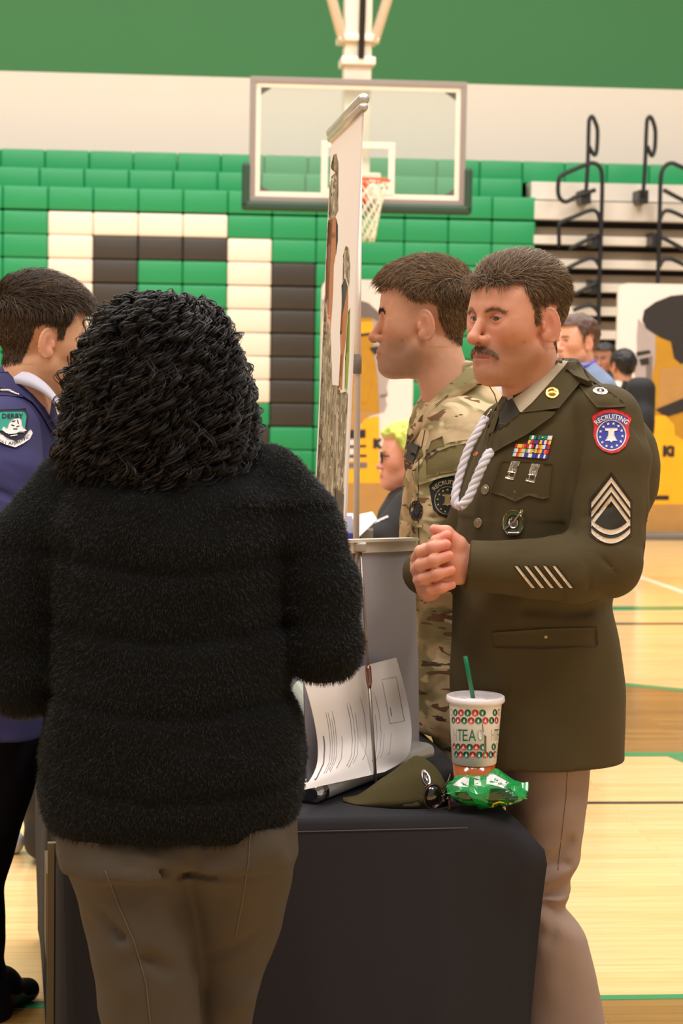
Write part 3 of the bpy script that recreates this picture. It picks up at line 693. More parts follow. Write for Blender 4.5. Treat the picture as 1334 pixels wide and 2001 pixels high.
# grey table-top banner turned away, with its rod and base
TR, TL, BR, BLp = at(806, 1060, 4.37), at(592, 1066, 3.93), at(818, 1484, 4.37), at(600, 1566, 3.93)
BR.z = zt + .03; BLp.z = zt + .03
gb = empty('tabletop_banner', (BR + BLp) / 2); tag(gb, 'low roll-up banner seen from its plain grey back, standing on the table', 'banner')
gdir = (BR - BLp); gdir.z = 0; gdir.normalize(); gn = Vector((gdir.y, -gdir.x, 0))   # towards the camera side
m_gback = mat('grey banner back', (160, 157, 166), .6, var=.04, vscale=3)
V = []; nu, nv = 10, 16
for sft in (0, -.0015):
    for jv in range(nv + 1):
        for iu in range(nu + 1):
            u, v = iu / nu, jv / nv; P = (BLp * (1 - u) + BR * u) * (1 - v) + (TL * (1 - u) + TR * u) * v; V.append(P + gn * (sft + .004 * math.sin(pi * v) * (2 * u - 1)))
n0 = (nu + 1) * (nv + 1); F = []
for jv in range(nv):
    for iu in range(nu):
        a_ = jv * (nu + 1) + iu; F.append((a_, a_ + 1, a_ + nu + 2, a_ + nu + 1)); F.append((n0 + a_ + nu + 1, n0 + a_ + nu + 2, n0 + a_ + 1, n0 + a_))
mk('banner_sheet', V, F, [m_gback], gb)
t = MB()
for (h0, h1, dd) in ((-.018, .004, .006), (.004, .010, .012)):
    A, B = TL - gdir * .01, TR + gdir * .006
    q = [A + gn * dd + Vector((0, 0, h0)), B + gn * dd + Vector((0, 0, h0)), B - gn * dd + Vector((0, 0, h0)), A - gn * dd + Vector((0, 0, h0))]
    t.add(q + [x + Vector((0, 0, h1 - h0)) for x in q], [(3, 2, 1, 0), (4, 5, 6, 7), (0, 1, 5, 4), (1, 2, 6, 5), (2, 3, 7, 6), (3, 0, 4, 7)])
t.build('top_rail', [m_alw], gb)
rt = at(703, 1064, 4.12); rb = at(735, 1543, 4.02); rb.z = zt
t = MB(); t.tube([rt, rt * .48 + rb * .52], .0027, 8); t.tube([rt * .48 + rb * .52, rb], .0034, 8); t.build('support_rod', [mat('dull steel rod', (150, 138, 126), .35, .7)], gb)
jm = rt * .48 + rb * .52; dj = (rb - rt).normalized(); t = MB(); t.tube([jm - dj * .012, jm - dj * .004, jm + dj * .02, jm + dj * .034], [.005, .0065, .0062, .0035], 12); t.build('rod_joint', [mat('copper joint', (150, 112, 92), .3, .8)], gb)
t = MB(); c_ = at(704, 1066, 4.12); t.box(c_ - Vector((.016, .012, .012)), c_ + Vector((.012, .03, .006)), 0, .003); t.tube([c_ + Vector((-.006, 0, -.005)), c_ + Vector((-.012, 0, -.05))], .005, 8); t.build('rail_clip', [mat('worn clip', (176, 164, 150), .4, .4)], gb)
def oval_bar(A, B, w, h, n=20):
    V = []; F = []
    for P in (A, B):
        for k in range(n):
            an = 2 * pi * k / n; cx_, cz_ = math.cos(an), math.sin(an); V.append(P + gn * (w * abs(cx_) ** .7 * (1 if cx_ > 0 else -1)) + Vector((0, 0, h * abs(cz_) ** .7 * (1 if cz_ > 0 else -1))))
    F = [(k, (k + 1) % n, n + (k + 1) % n, n + k) for k in range(n)] + [tuple(range(n))[::-1], tuple(range(n, 2 * n))]; return V, F
A = Vector((BLp.x, BLp.y, zt + .019)) + gn * .01; B = Vector((BR.x, BR.y, zt + .019)) + gn * .01 - gdir * .02
V, F = oval_bar(A, B, .036, .0185); mk('base_cassette', V, F, [m_al], gb, smooth=[True] * 20 + [False] * 2)
V, F = oval_bar(A - gdir * .03, A + gdir * .004, .037, .019); t = MB(); t.add(V, F, 0, True); V, F = oval_bar(A - gdir * .034, A - gdir * .028, .029, .013); t.add(V, F, 1); t.build('end_cap', [mat('chrome', (220, 215, 210), .12, 1.0), mat('dark cap inset', (50, 50, 56), .2, .6)], gb)

# curled sheet of paper leaning on it
rows_ = [[(594, 1332), (650, 1318), (712, 1301), (774, 1285)], [(606, 1375), (662, 1362), (722, 1345), (788, 1335)], [(616, 1420), (672, 1408), (734, 1392), (799, 1385)], [(621, 1460), (676, 1448), (738, 1433), (804, 1430)], [(619, 1495), (674, 1480), (736, 1468), (799, 1472)], [(605, 1525), (660, 1508), (724, 1497), (780, 1492)], [(582, 1546), (640, 1533), (700, 1520), (752, 1508)]]
dep = [.016, .022, .022, .022, .034, .054, .062]; ext_ = [0, 0, 0, .004, .007, .002, .002]
G = []
for r, dd, ee in zip(rows_, dep, ext_):
    pts = []
    for i, (x, y) in enumerate(r):
        y0_, y1_ = 3.6, 4.9
        for _ in range(40):
            ym = (y0_ + y1_) / 2
            if (at(x, y, ym) - BLp).dot(gn) > dd + ee * i: y0_ = ym
            else: y1_ = ym
        pts.append(at(x, y, y0_))
    G.append(spline(pts, 5))
cols_ = [spline([g_[i] for g_ in G], 6) for i in range(len(G[0]))]; nu_, nv_ = len(cols_), len(cols_[0])
V = [(cols_[i][j][0], cols_[i][j][1], max(cols_[i][j][2], zt + .004)) for j in range(nv_) for i in range(nu_)]
F = [(j * nu_ + i, j * nu_ + i + 1, (j + 1) * nu_ + i + 1, (j + 1) * nu_ + i) for j in range(nv_ - 1) for i in range(nu_ - 1)]
V2 = [(v[0] - gn.x * .0006, v[1] - gn.y * .0006, v[2]) for v in V]
m_paper = mat('white paper', (246, 238, 234), .7)
pap = mk('printed_sheet', V + V2, F + [tuple(i + len(V) for i in f)[::-1] for f in F], [m_paper]); tag(pap, 'curled white printed sheet leaning on the grey banner', 'paper')
bvh_p = BVHTree.FromPolygons([Vector(v) for v in V], F)
m_ink = mat('grey ink', (176, 166, 164), .8); m_ink2 = mat('dark ink', (122, 112, 112), .8)
ap = Applique(bvh_p, 4.1)
def prow(u, v0, v1, n=14):
    out = []
    for k in range(n + 1):
        v = v0 + (v1 - v0) * k / n; i = min(len(rows_) - 2, int(v * (len(rows_) - 1))); fv = v * (len(rows_) - 1) - i
        def px_(row):
            j = min(2, int(u * 3)); fu = u * 3 - j; a_, b_ = row[j], row[j + 1]; return np.array((a_[0] + (b_[0] - a_[0]) * fu, a_[1] + (b_[1] - a_[1]) * fu))
        out.append(tuple(px_(rows_[i]) * (1 - fv) + px_(rows_[i + 1]) * fv))
    return out
for (u, v0, v1, w, m) in ((.08, .42, .86, 2.6, 1), (.15, .25, .8, 1.2, 0), (.175, .25, .8, 1.2, 0), (.2, .3, .78, 1.2, 0), (.225, .25, .8, 1.2, 0), (.29, .45, .78, 1.6, 0), (.40, .22, .78, 1.4, 0), (.43, .22, .8, 1.2, 0), (.46, .3, .76, 1.2, 0), (.55, .2, .74, 1.2, 0), (.66, .35, .78, 1.2, 0), (.70, .2, .78, 1.0, 0), (.73, .5, .74, 1.0, 0), (.8, .5, .7, 1.0, 0)):
    ap.line(prow(u, v0, v1), w, m, .0005, .0004, 8)
bx = [(746, 1328), (774, 1322), (790, 1408), (762, 1414)]
for i in range(4): ap.line([bx[i], bx[(i + 1) % 4]], 1.2, 0, .0005, .0004, 8)
ap.line([(762, 1382), (765, 1399)], 1.4, 1, .0005, .0004, 8)
ap.build('printed_lines', [m_ink, m_ink2], pap)

# drink cup
cp = at(928, 1400, 4.0); CZ = zt
cup = empty('drink_cup', (cp.x, 4.0, CZ)); tag(cup, 'large iced tea cup with printed wrap, white lid and green straw', 'cup')
s_ = FPX / 4.0; zof = lambda py: at(928, py, 4.0).z
m_cupw = mat('frosted wrap', (240, 230, 218), .4); m_lid = mat('clear lid', (236, 226, 226), .25); m_tea = mat('iced tea', (186, 92, 30), .12, coat=.6); m_straw = mat('green straw', (12, 112, 72), .35)
ctr = (cp.x, 4.0, 0)
zr0, zw1, zw0 = zof(1366), zof(1374), zof(1489)
mb = MB(); mb.lathe([(.0518, zw1 + .006), (.0518, zw1), (.0438, zw0), (.043, zw0 - .001)], ctr, 64); o_cup = mb.build('cup_wall', [m_cupw], cup)
bvh_c = BVHTree.FromPolygons([Vector(v) for v in mb.V], mb.F)
mb = MB(); mb.lathe([(.0, CZ), (.036, CZ), (.0375, CZ + .004), (.0425, zw0), (.0, zw0)], ctr, 48); mb.build('iced_tea', [m_tea], cup)
mb = MB(); L_ = zof(1360); mb.lathe([(.0525, L_ - .014), (.0575, L_ - .010), (.0585, L_ - .006), (.0572, L_ + .0005), (.0545, L_ + .002), (.052, L_ - .001), (.049, L_ - .006), (.02, L_ - .0065), (.018, L_ - .004), (.004, L_ - .004), (0, L_ - .004)], ctr, 64); mb.build('lid', [m_lid], cup)
mb = MB(); s0, s1 = at(924, 1364, 4.0), at(909, 1283, 3.98); mb.tube([s0 - (s1 - s0) * .1, s1], .0046, 12); mb.build('straw', [m_straw], cup)
ap = Applique(bvh_c, 3.9); CXp = 928
def cw(th, py):   # angle round the cup -> pixel
    f_ = (py - 1374) / (1489 - 1374); r = (52 - 8.5 * f_) ; return CXp + 3.5 * f_ * 0 + r * math.sin(th)
m_cr = mat('wrap red', (214, 62, 52), .4); m_cg = mat('wrap green', (22, 110, 82), .4); m_cgy = mat('wrap grey outline', (186, 180, 168), .4)
kk = 0
for ri, (py, sh) in enumerate(((1391, 0), (1406, .13), (1458, .05), (1473, .18))):
    for i in range(-5, 6):
        th = i * .29 + sh
        if abs(th) > 1.25 or .50 < th < .66: continue
        py2 = py + 2.5 * math.cos(th); x = cw(th, py); rx = 6.9 * max(.2, math.cos(th)); c0 = (i + ri) % 2
        ap.poly(circ(x, py2, rx, 7.0, 16), c0, .0006, .0004, 5)
        ap.poly(circ(x, py2, rx * .3, 3.6, 8) if c0 else [(x, py2 - 4), (x + rx * .45, py2 + 3), (x - rx * .45, py2 + 3)], 2, .0009, .0003, 4)
for ch, th0, th1, m in (('H', -1.08, -.86, 3), ('T', -.80, -.56, 1), ('E', -.54, -.31, 1), ('A', -.28, .04, 1), ('O', .08, .36, 3), ('H', .74, .92, 3), ('T', .95, 1.12, 1), ('E', 1.15, 1.3, 1)):
    V, F = text2d(ch, 1, 0); xs = [v[0] for v in V]; w = max(xs) - min(xs); x0_ = min(xs)
    f2 = lambda v: (cw(th0 + (th1 - th0) * (v[0] - x0_) / w, 1432), 1446 + 2.5 * math.cos(th0) - 33 * v[1])
    ap.flat([f2(v) for v in V], F, m, .0007)
    if ch == 'O': ap.poly(circ((cw(th0, 1432) + cw(th1, 1432)) / 2, 1435.5, 3.6, 9.5, 20), 2, .0009, .0003, 4)
ap.poly([(946, 1436), (950, 1439), (950, 1480), (945, 1482)], 4, .0007, .0004, 5); ap.line([(942, 1412), (944, 1430)], 1.5, 4, .0007, .0004, 5)
ap.build('wrap_print', [m_cr, m_cg, m_cupw, m_cgy, mat('wrap gap', (120, 104, 88), .3)], cup)

# crisp packet
m_bag = mat('green packet foil', (24, 150, 72), .22, .1, coat=.5); m_bagd = mat('dark green print', (34, 66, 24), .25, coat=.5); m_bagw = mat('white print', (240, 230, 228), .25, coat=.5); m_bagy = mat('yellow print', (226, 206, 40), .25)
BYc = 3.865; bc = at(952, 1550, BYc); sb = FPX / BYc
def packet():
    V = []; nu, nv = 34, 22; rg = np.random.default_rng(5)
    for i in range(nu + 1):
        u = i / nu; x = (u - .5) * 150 / sb; env = math.sin(pi * min(1, max(0, u))) ** .55
        for j in range(nv):
            a_ = 2 * pi * j / nv; zz_ = math.sin(a_); yy_ = math.cos(a_)
            h = .008 + .033 * env; w = .042 + .012 * env
            if u < .06 or u > .94: h = .012 + .010 * math.sin(9 * yy_)
            cr_ = 1 + .22 * math.sin(3.1 * a_ + 7 * u) * math.sin(11 * u) + .10 * math.sin(8 * a_ + 19 * u)
            V.append((x + .006 * math.sin(5 * a_), yy_ * w * (1 + .1 * math.sin(9 * u)), zz_ * h * cr_ + .010 * math.sin(4 * u * pi) * (zz_ > 0) * env))
    F = [(i * nv + j, i * nv + (j + 1) % nv, (i + 1) * nv + (j + 1) % nv, (i + 1) * nv + j) for i in range(nu) for j in range(nv)]
    F += [tuple(range(nv))[::-1], tuple(nu * nv + j for j in range(nv))]
    V = np.array(V); V[:, 2] *= .72; V[:, 2] -= V[:, 2].min(); R = np.array(Matrix.Rotation(-.12, 3, 'Z')); V = V @ R.T
    return V + np.array((bc.x, BYc, zt + .001)), F
V, F = packet(); bag = mk('crisp_packet', V, F, [m_bag], smooth=False); tag(bag, 'crumpled green and white crisp packet at the table corner', 'packet')
ap = Applique(BVHTree.FromPolygons([Vector(v) for v in V.tolist()], F), BYc)
ap.poly([(884, 1534), (900, 1521), (917, 1513), (915, 1538), (896, 1537)], 1, .0008, .0005, 4, False); ap.poly([(927, 1509), (937, 1506), (940, 1536), (926, 1534)], 1, .0008, .0005, 4, False); ap.poly([(951, 1513), (962, 1511), (994, 1529), (984, 1540), (964, 1534), (950, 1532)], 1, .0008, .0005, 4, False)
ap.poly([(888, 1548), (912, 1547), (928, 1570), (934, 1583), (900, 1581), (890, 1566)], 0, .0008, .0005, 4, False); ap.poly([(958, 1541), (996, 1541), (1012, 1556), (1008, 1580), (960, 1584), (952, 1572)], 0, .0008, .0005, 4, False)
ap.line([(960, 1582), (964, 1571), (976, 1567), (988, 1570), (990, 1578)], 3.5, 2, .0018, .0006, 4)
ap.build('packet_print', [m_bagd, m_bagw, m_bagy], bag)

# olive cap and sunglasses
m_cap = mat('olive wool', (74, 66, 38), .9, bump=.3, bscale=700, spec=.2)
YC = 3.925; sc_ = FPX / YC
prof_ = [(670, 1572, .012), (690, 1563, .034), (720, 1549, .050), (760, 1526, .060), (795, 1502, .062), (814, 1492, .060), (835, 1501, .058), (856, 1521, .050), (870, 1545, .034), (877, 1566, .014)]
pr_ = spline(prof_, 5); NS = 17; V = []; F = []
for (x, y, w) in pr_:
    p_ = at(x, y, YC); hh_ = max(.004, p_.z - zt)
    for k in range(NS):
        u = -1 + 2 * k / (NS - 1); V.append((p_.x, YC + w * math.copysign(abs(u) ** .8, u), zt + .0006 + hh_ * max(0, 1 - abs(u) ** 1.5) * (1 - .06 * math.sin(9 * u + x * .02)) + .012 * (1 - abs(u) ** 6) * min(1, hh_ / .03)))
for i in range(len(pr_) - 1):
    for k in range(NS - 1): F.append((i * NS + k, i * NS + k + 1, (i + 1) * NS + k + 1, (i + 1) * NS + k))
    F.append((i * NS, (i + 1) * NS, (i + 1) * NS + NS - 1, i * NS + NS - 1))
V = np.array(V); F = np.array([f_[::-1] for f_ in F]); o = mk('uniform_hat', V, F, [m_cap]); tag(o, 'olive cloth uniform hat with an oval badge, resting flat on the table', 'hat')
bvh_h = skinmesh(V, F); ap = Applique(bvh_h, YC)
ap.poly([(752, 1576), (790, 1570), (818, 1564), (822, 1572), (826, 1580), (800, 1586), (764, 1584)], 0, .004, .004, 5); ap.build('folded_edge', [m_cap], o)
ap = Applique(bvh_h, YC); ap.poly(circ(832, 1519, 8, 17, 24, -.35), 0, .003, .003, 4); ap.poly(circ(832, 1520, 5, 12, 20, -.35), 1, .0042, .001, 4); ap.poly(circ(833, 1521, 2, 6, 12, -.35), 0, .005, .001, 4); ap.build('badge', [mat('badge silver', (230, 220, 210), .2, .7), mat('badge dark', (40, 30, 26), .3)], o)
m_lens = mat('dark lens', (22, 16, 12), .06, coat=1.0); m_gframe = mat('dark metal frame', (90, 74, 64), .2, .9)
gl = empty('sunglasses', (at(852, 1560, 3.86).x, 3.86, zt)); tag(gl, 'dark sunglasses folded in front of the olive cap', 'sunglasses')
for (x, y, rx, ry_, Yg) in ((846, 1556, 19, 24, 3.850), (870, 1564, 9, 18, 3.872)):
    c_ = at(x, y, Yg); mb = MB(); ring = [(c_.x + rx / 1025 * math.cos(k * pi / 12), Yg + .01 * math.cos(k * pi / 12), max(zt + .004, c_.z + ry_ / 1025 * math.sin(k * pi / 12))) for k in range(24)]
    mb.add([(c_.x, Yg - .006, c_.z)] + ring + [(p[0], p[1] + .002, p[2]) for p in ring], [(0, 1 + k, 1 + (k + 1) % 24) for k in range(24)] + [(1 + k, 25 + k, 25 + (k + 1) % 24, 1 + (k + 1) % 24) for k in range(24)] + [tuple(range(48, 24, -1))], 0, True); mb.build('lens', [m_lens], gl)
    mb = MB(); mb.tube(ring + [ring[0]], .0015, 6); mb.build('rim', [m_gframe], gl)
mb = MB(); mb.tube(spline([at(828, 1540, 3.852), at(840, 1533, 3.855), at(862, 1541, 3.87), at(874, 1528, 3.89), at(880, 1512, 3.90)], 5), .0018, 6); mb.build('temple_arm', [m_gframe], gl)
mb = MB(); mb.tube([at(877, 1552, 3.875), at(878, 1584, 3.85)], .0022, 6); mb.build('temple_arm', [mat('red brown arm', (90, 40, 32), .3)], gl)
# ---------------------------------------------------------------- people: shared builders
m_skin = attr_mat('skin', .48, sss=.08, bump=.3, bscale=500); m_hair = attr_mat('hair', .5, bump=0, spec=.35)
m_eyew = mat('eye white', (205, 192, 182), .2, coat=.5); m_pup = mat('pupil', (14, 10, 8), .1, coat=1.0)
def lc(rgb): return np.array(lin(rgb)[:3])
def head_field(h=.0024, jaw=1.0, fat=0.0, nose=1.0, muzzle=1.0, neck=((0, -.028, -.075), (0, -.045, -.25)), neckr=(.054, .060)):
    f = Field((-.105, -.135, -.26), (.105, .135, .145), h)
    f.ell((0, -.010, .034), (.0755, .097, .084)); f.ell((0, .030, .040), (.062, .055, .052), .03)
    f.ell((0, .030, -.030), (.0565 + fat, .056, .078), .03)
    for s in (-1, 1):
        f.cone((s * .050 * jaw, .004, -.058), (s * .010, .066, -.098), .021 + fat, .0155, .03)
        f.ell((s * .045, .052, -.022), (.024 + fat, .026, .026), .028)
        f.cone((s * .012, .083, .017), (s * .042, .067, .0185), .0105, .009, .014)
        f.ell((s * .060, .034, .012), (.010, .026, .03), .03)
    f.ell((0, .075, -.102), (.018, .016, .016), .022); f.ell((0, .068, -.070), (.028 * muzzle, .028, .030), .026)
    f.cone(neck[0], neck[1], neckr[0], neckr[1], .035)
    f.ell((0, .045, -.106), (.03, .045, .02), .02)
    for s in (-1, 1): f.ell((s * .032, .090, .000), (.0175, .014, .0125), .014, 's')
    # nose
    f.cone((0, .083, .008), (0, .1035 * nose, -.035), .0078, .0100, .010); f.ell((0, .1055 * nose, -.0390), (.0118, .0105, .0108), .008)
    for s in (-1, 1):
        f.ell((s * .0140, .094, -.0405), (.0085, .0110, .0085), .006); f.ell((s * .0062, .103, -.0478), (.0034, .005, .003), .003, 's')
    # lids and eye openings
    for s in (-1, 1):
        f.ell((s * .0315, .0715, .000), (.0165, .0135, .0135), .006)
        f.ell((s * .0315, .0885, -.0012), (.0138, .013, .0042), .002, 's')
        f.chain([(s * .018, .0845, .0055), (s * .031, .0875, .0085), (s * .045, .0785, .0058)], [.0010] * 3, .003, 's')
        f.cone((s * .019, .0835, -.001), (s * .044, .0755, .0015), .0012, .0012, .004)
    # lips
    f.cone((-.021, .0845, -.0735), (0, .0945, -.0685), .0048, .0062, .006); f.cone((.021, .0845, -.0735), (0, .0945, -.0685), .0048, .0062, .006)
    f.cone((-.017, .0855, -.0785), (0, .0935, -.0805), .0055, .0068, .006); f.cone((.017, .0855, -.0785), (0, .0935, -.0805), .0055, .0068, .006)
    f.cone((-.024, .090, -.0750), (0, .102, -.0742), .0012, .0012, .003, 's'); f.cone((.024, .090, -.0750), (0, .102, -.0742), .0012, .0012, .003, 's')
    # ears
    for s in (-1, 1):
        R = Matrix.Rotation(s * .36, 3, 'Z') @ Matrix.Rotation(-.14, 3, 'X')
        f.ell((s * .078, -.012, -.012), (.0075, .0195, .0330), .006, R=R)
        f.ell((s * .0880, -.004, -.009), (.0085, .0110, .020), .003, 's', R=R)
        f.ell((s * .077, -.004, -.034), (.006, .009, .010), .008)
        pts = []
        for k in range(13):
            a = -2.2 + k * 4.3 / 12; e = Vector((0, -.0175 * math.cos(a), .0305 * math.sin(a))); e = R @ e; pts.append((s * .0800 + e.x, -.012 + e.y, -.012 + e.z))
        f.chain(pts, [.0036] * 13, .003)
        f.cone((s * .079, .004, -.018), (s * .080, .004, -.010), .004, .003, .004)
        f.chain([(s * .081, -.014, .006), (s * .0815, -.018, -.006), (s * .081, -.013, -.022)], [.0026] * 3, .003)
    return f
def hairline(V, pts, front, xw=.0):
    y = V[:, 1]; zl = np.interp(y, [p[0] for p in pts], [p[1] for p in pts])
    fr = front + .004 * np.clip((np.abs(V[:, 0]) - .03) / .03, 0, 1) * (V[:, 1] > .04)
    zl = np.where(y > .045, np.maximum(zl, fr), zl)
    return V[:, 2] - zl
HL = [(-.12, -.075), (-.075, -.070), (-.052, -.052), (-.04, -.02), (-.034, .020), (-.010, .026), (.004, .012), (.008, -.016), (.024, -.014), (.028, .012), (.040, .036), (.05, .050), (.13, .052)]
def skin_tint(V, base, lip, blush, stubble=None, stub_amt=0.0, mous=False):
    x, y, z = V.T; c = np.repeat(lc(base)[None], len(V), 0)
    def blend(w, rgb):
        nonlocal c; w = np.clip(w, 0, 1)[:, None]; c = c * (1 - w) + lc(rgb)[None] * w
    g = lambda cx, cy, cz, r: np.exp(-(((np.abs(x) - cx) ** 2 + (y - cy) ** 2 + (z - cz) ** 2) / r ** 2))
    blend(.55 * g(.042, .066, -.03, .024), blush); blend(.6 * g(0, .108, -.04, .016), blush); blend(.55 * g(.082, -.012, -.012, .03), blush)
    blend(.45 * g(.032, .085, -.012, .012), blush)
    if stubble is not None:
        w = stub_amt * np.clip((-.035 - z - .3 * np.clip(.05 - y, 0, 1)) / .02, 0, 1) * np.clip((z + .135) / .02, 0, 1) * np.clip((y + .01) / .02, 0, 1); blend(w, stubble)
    lw = np.exp(-((z + .0745) / .0085) ** 2) * (np.abs(x) < .024) * np.clip((y - .080) / .006, 0, 1); blend(.85 * lw, lip)
    ax = np.abs(x) - .0315; lash = np.exp(-((z - (.0034 - 14 * ax ** 2 - .0004)) / .0013) ** 2) * (np.abs(ax) < .0145) * (y > .070); blend(.85 * lash, (60, 40, 32))
    blend(.35 * np.exp(-(ax / .02) ** 2 - ((z - .010) / .008) ** 2) * (y > .06), blush)
    n = vnoise(x, y, z, 90, 3) + vnoise(x, y, z, 30, 4); c = c * (1 + .10 * n[:, None]); mole = np.exp(-((x + .066) ** 2 + (y - .040) ** 2 + (z + .045) ** 2) / .0018 ** 2)[:, None]; return c * (1 - .6 * mole)
def place(V, M, k, o): return (V * k) @ np.array(M).T + np.array(o)
class Head:
    def __init__(s, origin, theta, k=1.0, pitch=0.0, roll=0.0, **kw):
        s.o, s.k = origin, k; s.M = Matrix.Rotation(theta, 3, 'Z') @ Matrix.Rotation(pitch, 3, 'X') @ Matrix.Rotation(roll, 3, 'Y')
        f = head_field(**kw); s.V, s.F = f.mesh(); s.N = vnormals(s.V, s.F)
    def world(s, V): return place(V, s.M, s.k, s.o)
    def tint(s, *a, **k): s.C = skin_tint(s.V, *a, **k)
    def hair(s, hl, front, hcol, thick_top, thick_side, n, len_top, len_side, comb, r=.0007, fade=.03, lift=.35, seed=1, tipcol=None, top_z=.062, bulk=1.0, messy=.25):
        m = hairline(s.V, hl, front); w = np.clip(m / fade, 0, 1)
        top = np.clip((s.V[:, 2] - (top_z - .03)) / .05, 0, 1)
        ear = (np.abs(s.V[:, 0]) > .0745) & (s.V[:, 1] < .012) & (s.V[:, 1] > -.036) & (s.V[:, 2] < .024)
        w = np.where(ear, 0, w); ww = w
        c0 = np.clip(w * 2.5, 0, 1)[:, None] * np.where(top > .3, 1, .9)[:, None]; s.C = s.C * (1 - c0) + lc(hcol) * c0
        th = (thick_side + (thick_top - thick_side) * top) * np.clip(m / (fade * .8), 0, 1) * (w > 0)
        s.Vd = s.V + s.N * (th * bulk * (1 + .5 * vnoise(s.V[:, 0], s.V[:, 1], s.V[:, 2], 70, 11)))[:, None]
        fw = ww[s.F].mean(1); fw = np.where(fw > .05, fw, 0)
        rg = np.random.default_rng(seed)
        P, N = sample_faces(s.V, s.F, n, fw)
        tz = np.clip((P[:, 2] - (top_z - .03)) / .05, 0, 1)
        thp = (thick_side + (thick_top - thick_side) * tz) * np.clip(hairline(P, hl, front) / (fade * .8), .15, 1)
        L = (len_side + (len_top - len_side) * tz) * (.7 + .6 * rg.random(n)) * np.clip(hairline(P, hl, front) / fade + .35, .3, 1)
        D = comb(P, N, rg); D = D + messy * rg.normal(size=D.shape); D -= N * (D * N).sum(1, keepdims=True); D /= np.linalg.norm(D, axis=1, keepdims=True) + 1e-9
        t = np.linspace(0, 1, 6)[None, :, None]
        lf = (lift * (.6 + .8 * rg.random(n)))[:, None, None]
        p0 = (P + N * (thp * bulk * .92)[:, None])[:, None]
        path = p0 + L[:, None, None] * (D[:, None] * t * (1 - .25 * lf) + N[:, None] * lf * (t - .62 * t * t))
        cl = rg.normal(size=(n, 1, 3)) * .0006; path = path + cl * t
        # hair follows the skull: pull long strands onto a shell
        V, F = strands(path, .0006 + r * rg.random(n)); V = s.world(V)
        tip = lc(tipcol if tipcol is not None else hcol); mixv = rg.random(n)[:, None] ** 1.5
        cc = lc(hcol)[None] * (.55 + .7 * rg.random((n, 1))) * (1 - mixv) + tip[None] * mixv
        C = np.repeat(cc, 6 * 3, 0); return V, F, C
    def skin_mesh(s): return s.world(s.Vd if hasattr(s, 'Vd') else s.V), s.F, s.C
    def eyes(s, parent, iris=(70, 62, 50), look=(0, 1, 0)):
        for sx in (-1, 1):
            c = Vector((sx * .0315, .0715, .0)); q = Vector(look).normalized().to_track_quat('Z', 'Y').to_matrix(); R = .0119
            prof = [(R * math.sin(a), R * math.cos(a)) for a in np.linspace(0, pi, 22)]; mb = MB()
            n = 24; V = []; F = []; M = []
            for (r, z) in prof:
                for k in range(n): V.append(q @ Vector((r * math.cos(2 * pi * k / n), r * math.sin(2 * pi * k / n), z)) + c)
            for i in range(len(prof) - 1):
                for k in range(n): F.append((i * n + k, (i + 1) * n + k, (i + 1) * n + (k + 1) % n, i * n + (k + 1) % n)); M.append(2 if i < 2 else 1 if i < 4 else 0)
            V = s.world(np.array([v[:] for v in V])); mk('eye', V, np.array(F), [m_eyew, mat('iris%d' % iris[0], iris, .15, coat=1.0), m_pup], parent, fm=M)
    def brow(s, name, parent, pts, n, ln, width, dirf, col, r=.0005, seed=2):
        rg = np.random.default_rng(seed); B = BVHTree.FromPolygons([Vector(v) for v in s.V.tolist()], s.F.tolist()); P = []; 
        sp = [np.array(p) for p in spline(pts, 8)]
        for i in range(n):
            u = rg.random() * (len(sp) - 1.001); j = int(u); p = sp[j] * (1 - (u - j)) + sp[j + 1] * (u - j); wd = width * math.sin(pi * min(.96, max(.12, u / (len(sp) - 1)))) ** .5
            p = p + np.array((0, 0, rg.normal() * wd * .5)); h = B.find_nearest(Vector(p)); nrm = np.array(h[1]); q = np.array(h[0])
            d = dirf(p, rg); d = d / np.linalg.norm(d); l = ln * (.6 + .7 * rg.random())
            P.append([q - nrm * .0004 + d * l * t + nrm * (.0022 * math.sin(pi * t * .8)) for t in (0, .33, .66, 1)])
        V, F = strands(np.array(P), r); V = s.world(V); C = np.repeat(lc(col)[None] * (.6 + .7 * rg.random((n, 1))), 12, 0)
        return mk(name, V, F, [m_hair], parent, colors=C)
def join(*parts):
    V = []; F = []; C = []; b = 0
    for v, f, c in parts:
        v = np.asarray(v); V.append(v); F.append(np.asarray(f) + b); b += len(v); c = np.asarray(c); C.append(c if c.ndim == 2 else np.repeat(c[None], len(v), 0))
    return np.concatenate(V), np.concatenate(F), np.concatenate(C)
def rowsloft(f, rows, Y, k=0.0, ex=2.3, sh=0.0):
    """rows of (py, x_left, x_right, half_depth[, Y]) from top to bottom"""
    Z, cx, a, b, cy = [], [], [], [], []
    for r in reversed(rows):
        Yr = r[4] if len(r) > 4 else Y; p, q = at(r[1], r[0], Yr), at(r[2], r[0], Yr); Z.append((p.z + q.z) / 2); cx.append((p.x + q.x) / 2); a.append(abs(q.x - p.x) / 2 - sh); b.append(r[3] - sh); cy.append(Yr)
    return f.loft(Z, cx, cy, a, b, k, 'u', ex)
def pxchain(f, pts, k=0.0, sq=(1, 1, 1), mode='u', kin=None):
    P = [at(*p[:3]) for p in pts]; return f.chain(P, [p[3] for p in pts], k, mode, sq, kin)
def fbounds(x0, x1, y0, y1, Y0, Y1):
    a = at(x0, y1, Y0); b = at(x1, y0, Y0); c = at(x0, y1, Y1); d = at(x1, y0, Y1)
    return (min(a.x, c.x), Y0, min(a.z, c.z)), (max(b.x, d.x), Y1, max(b.z, d.z))
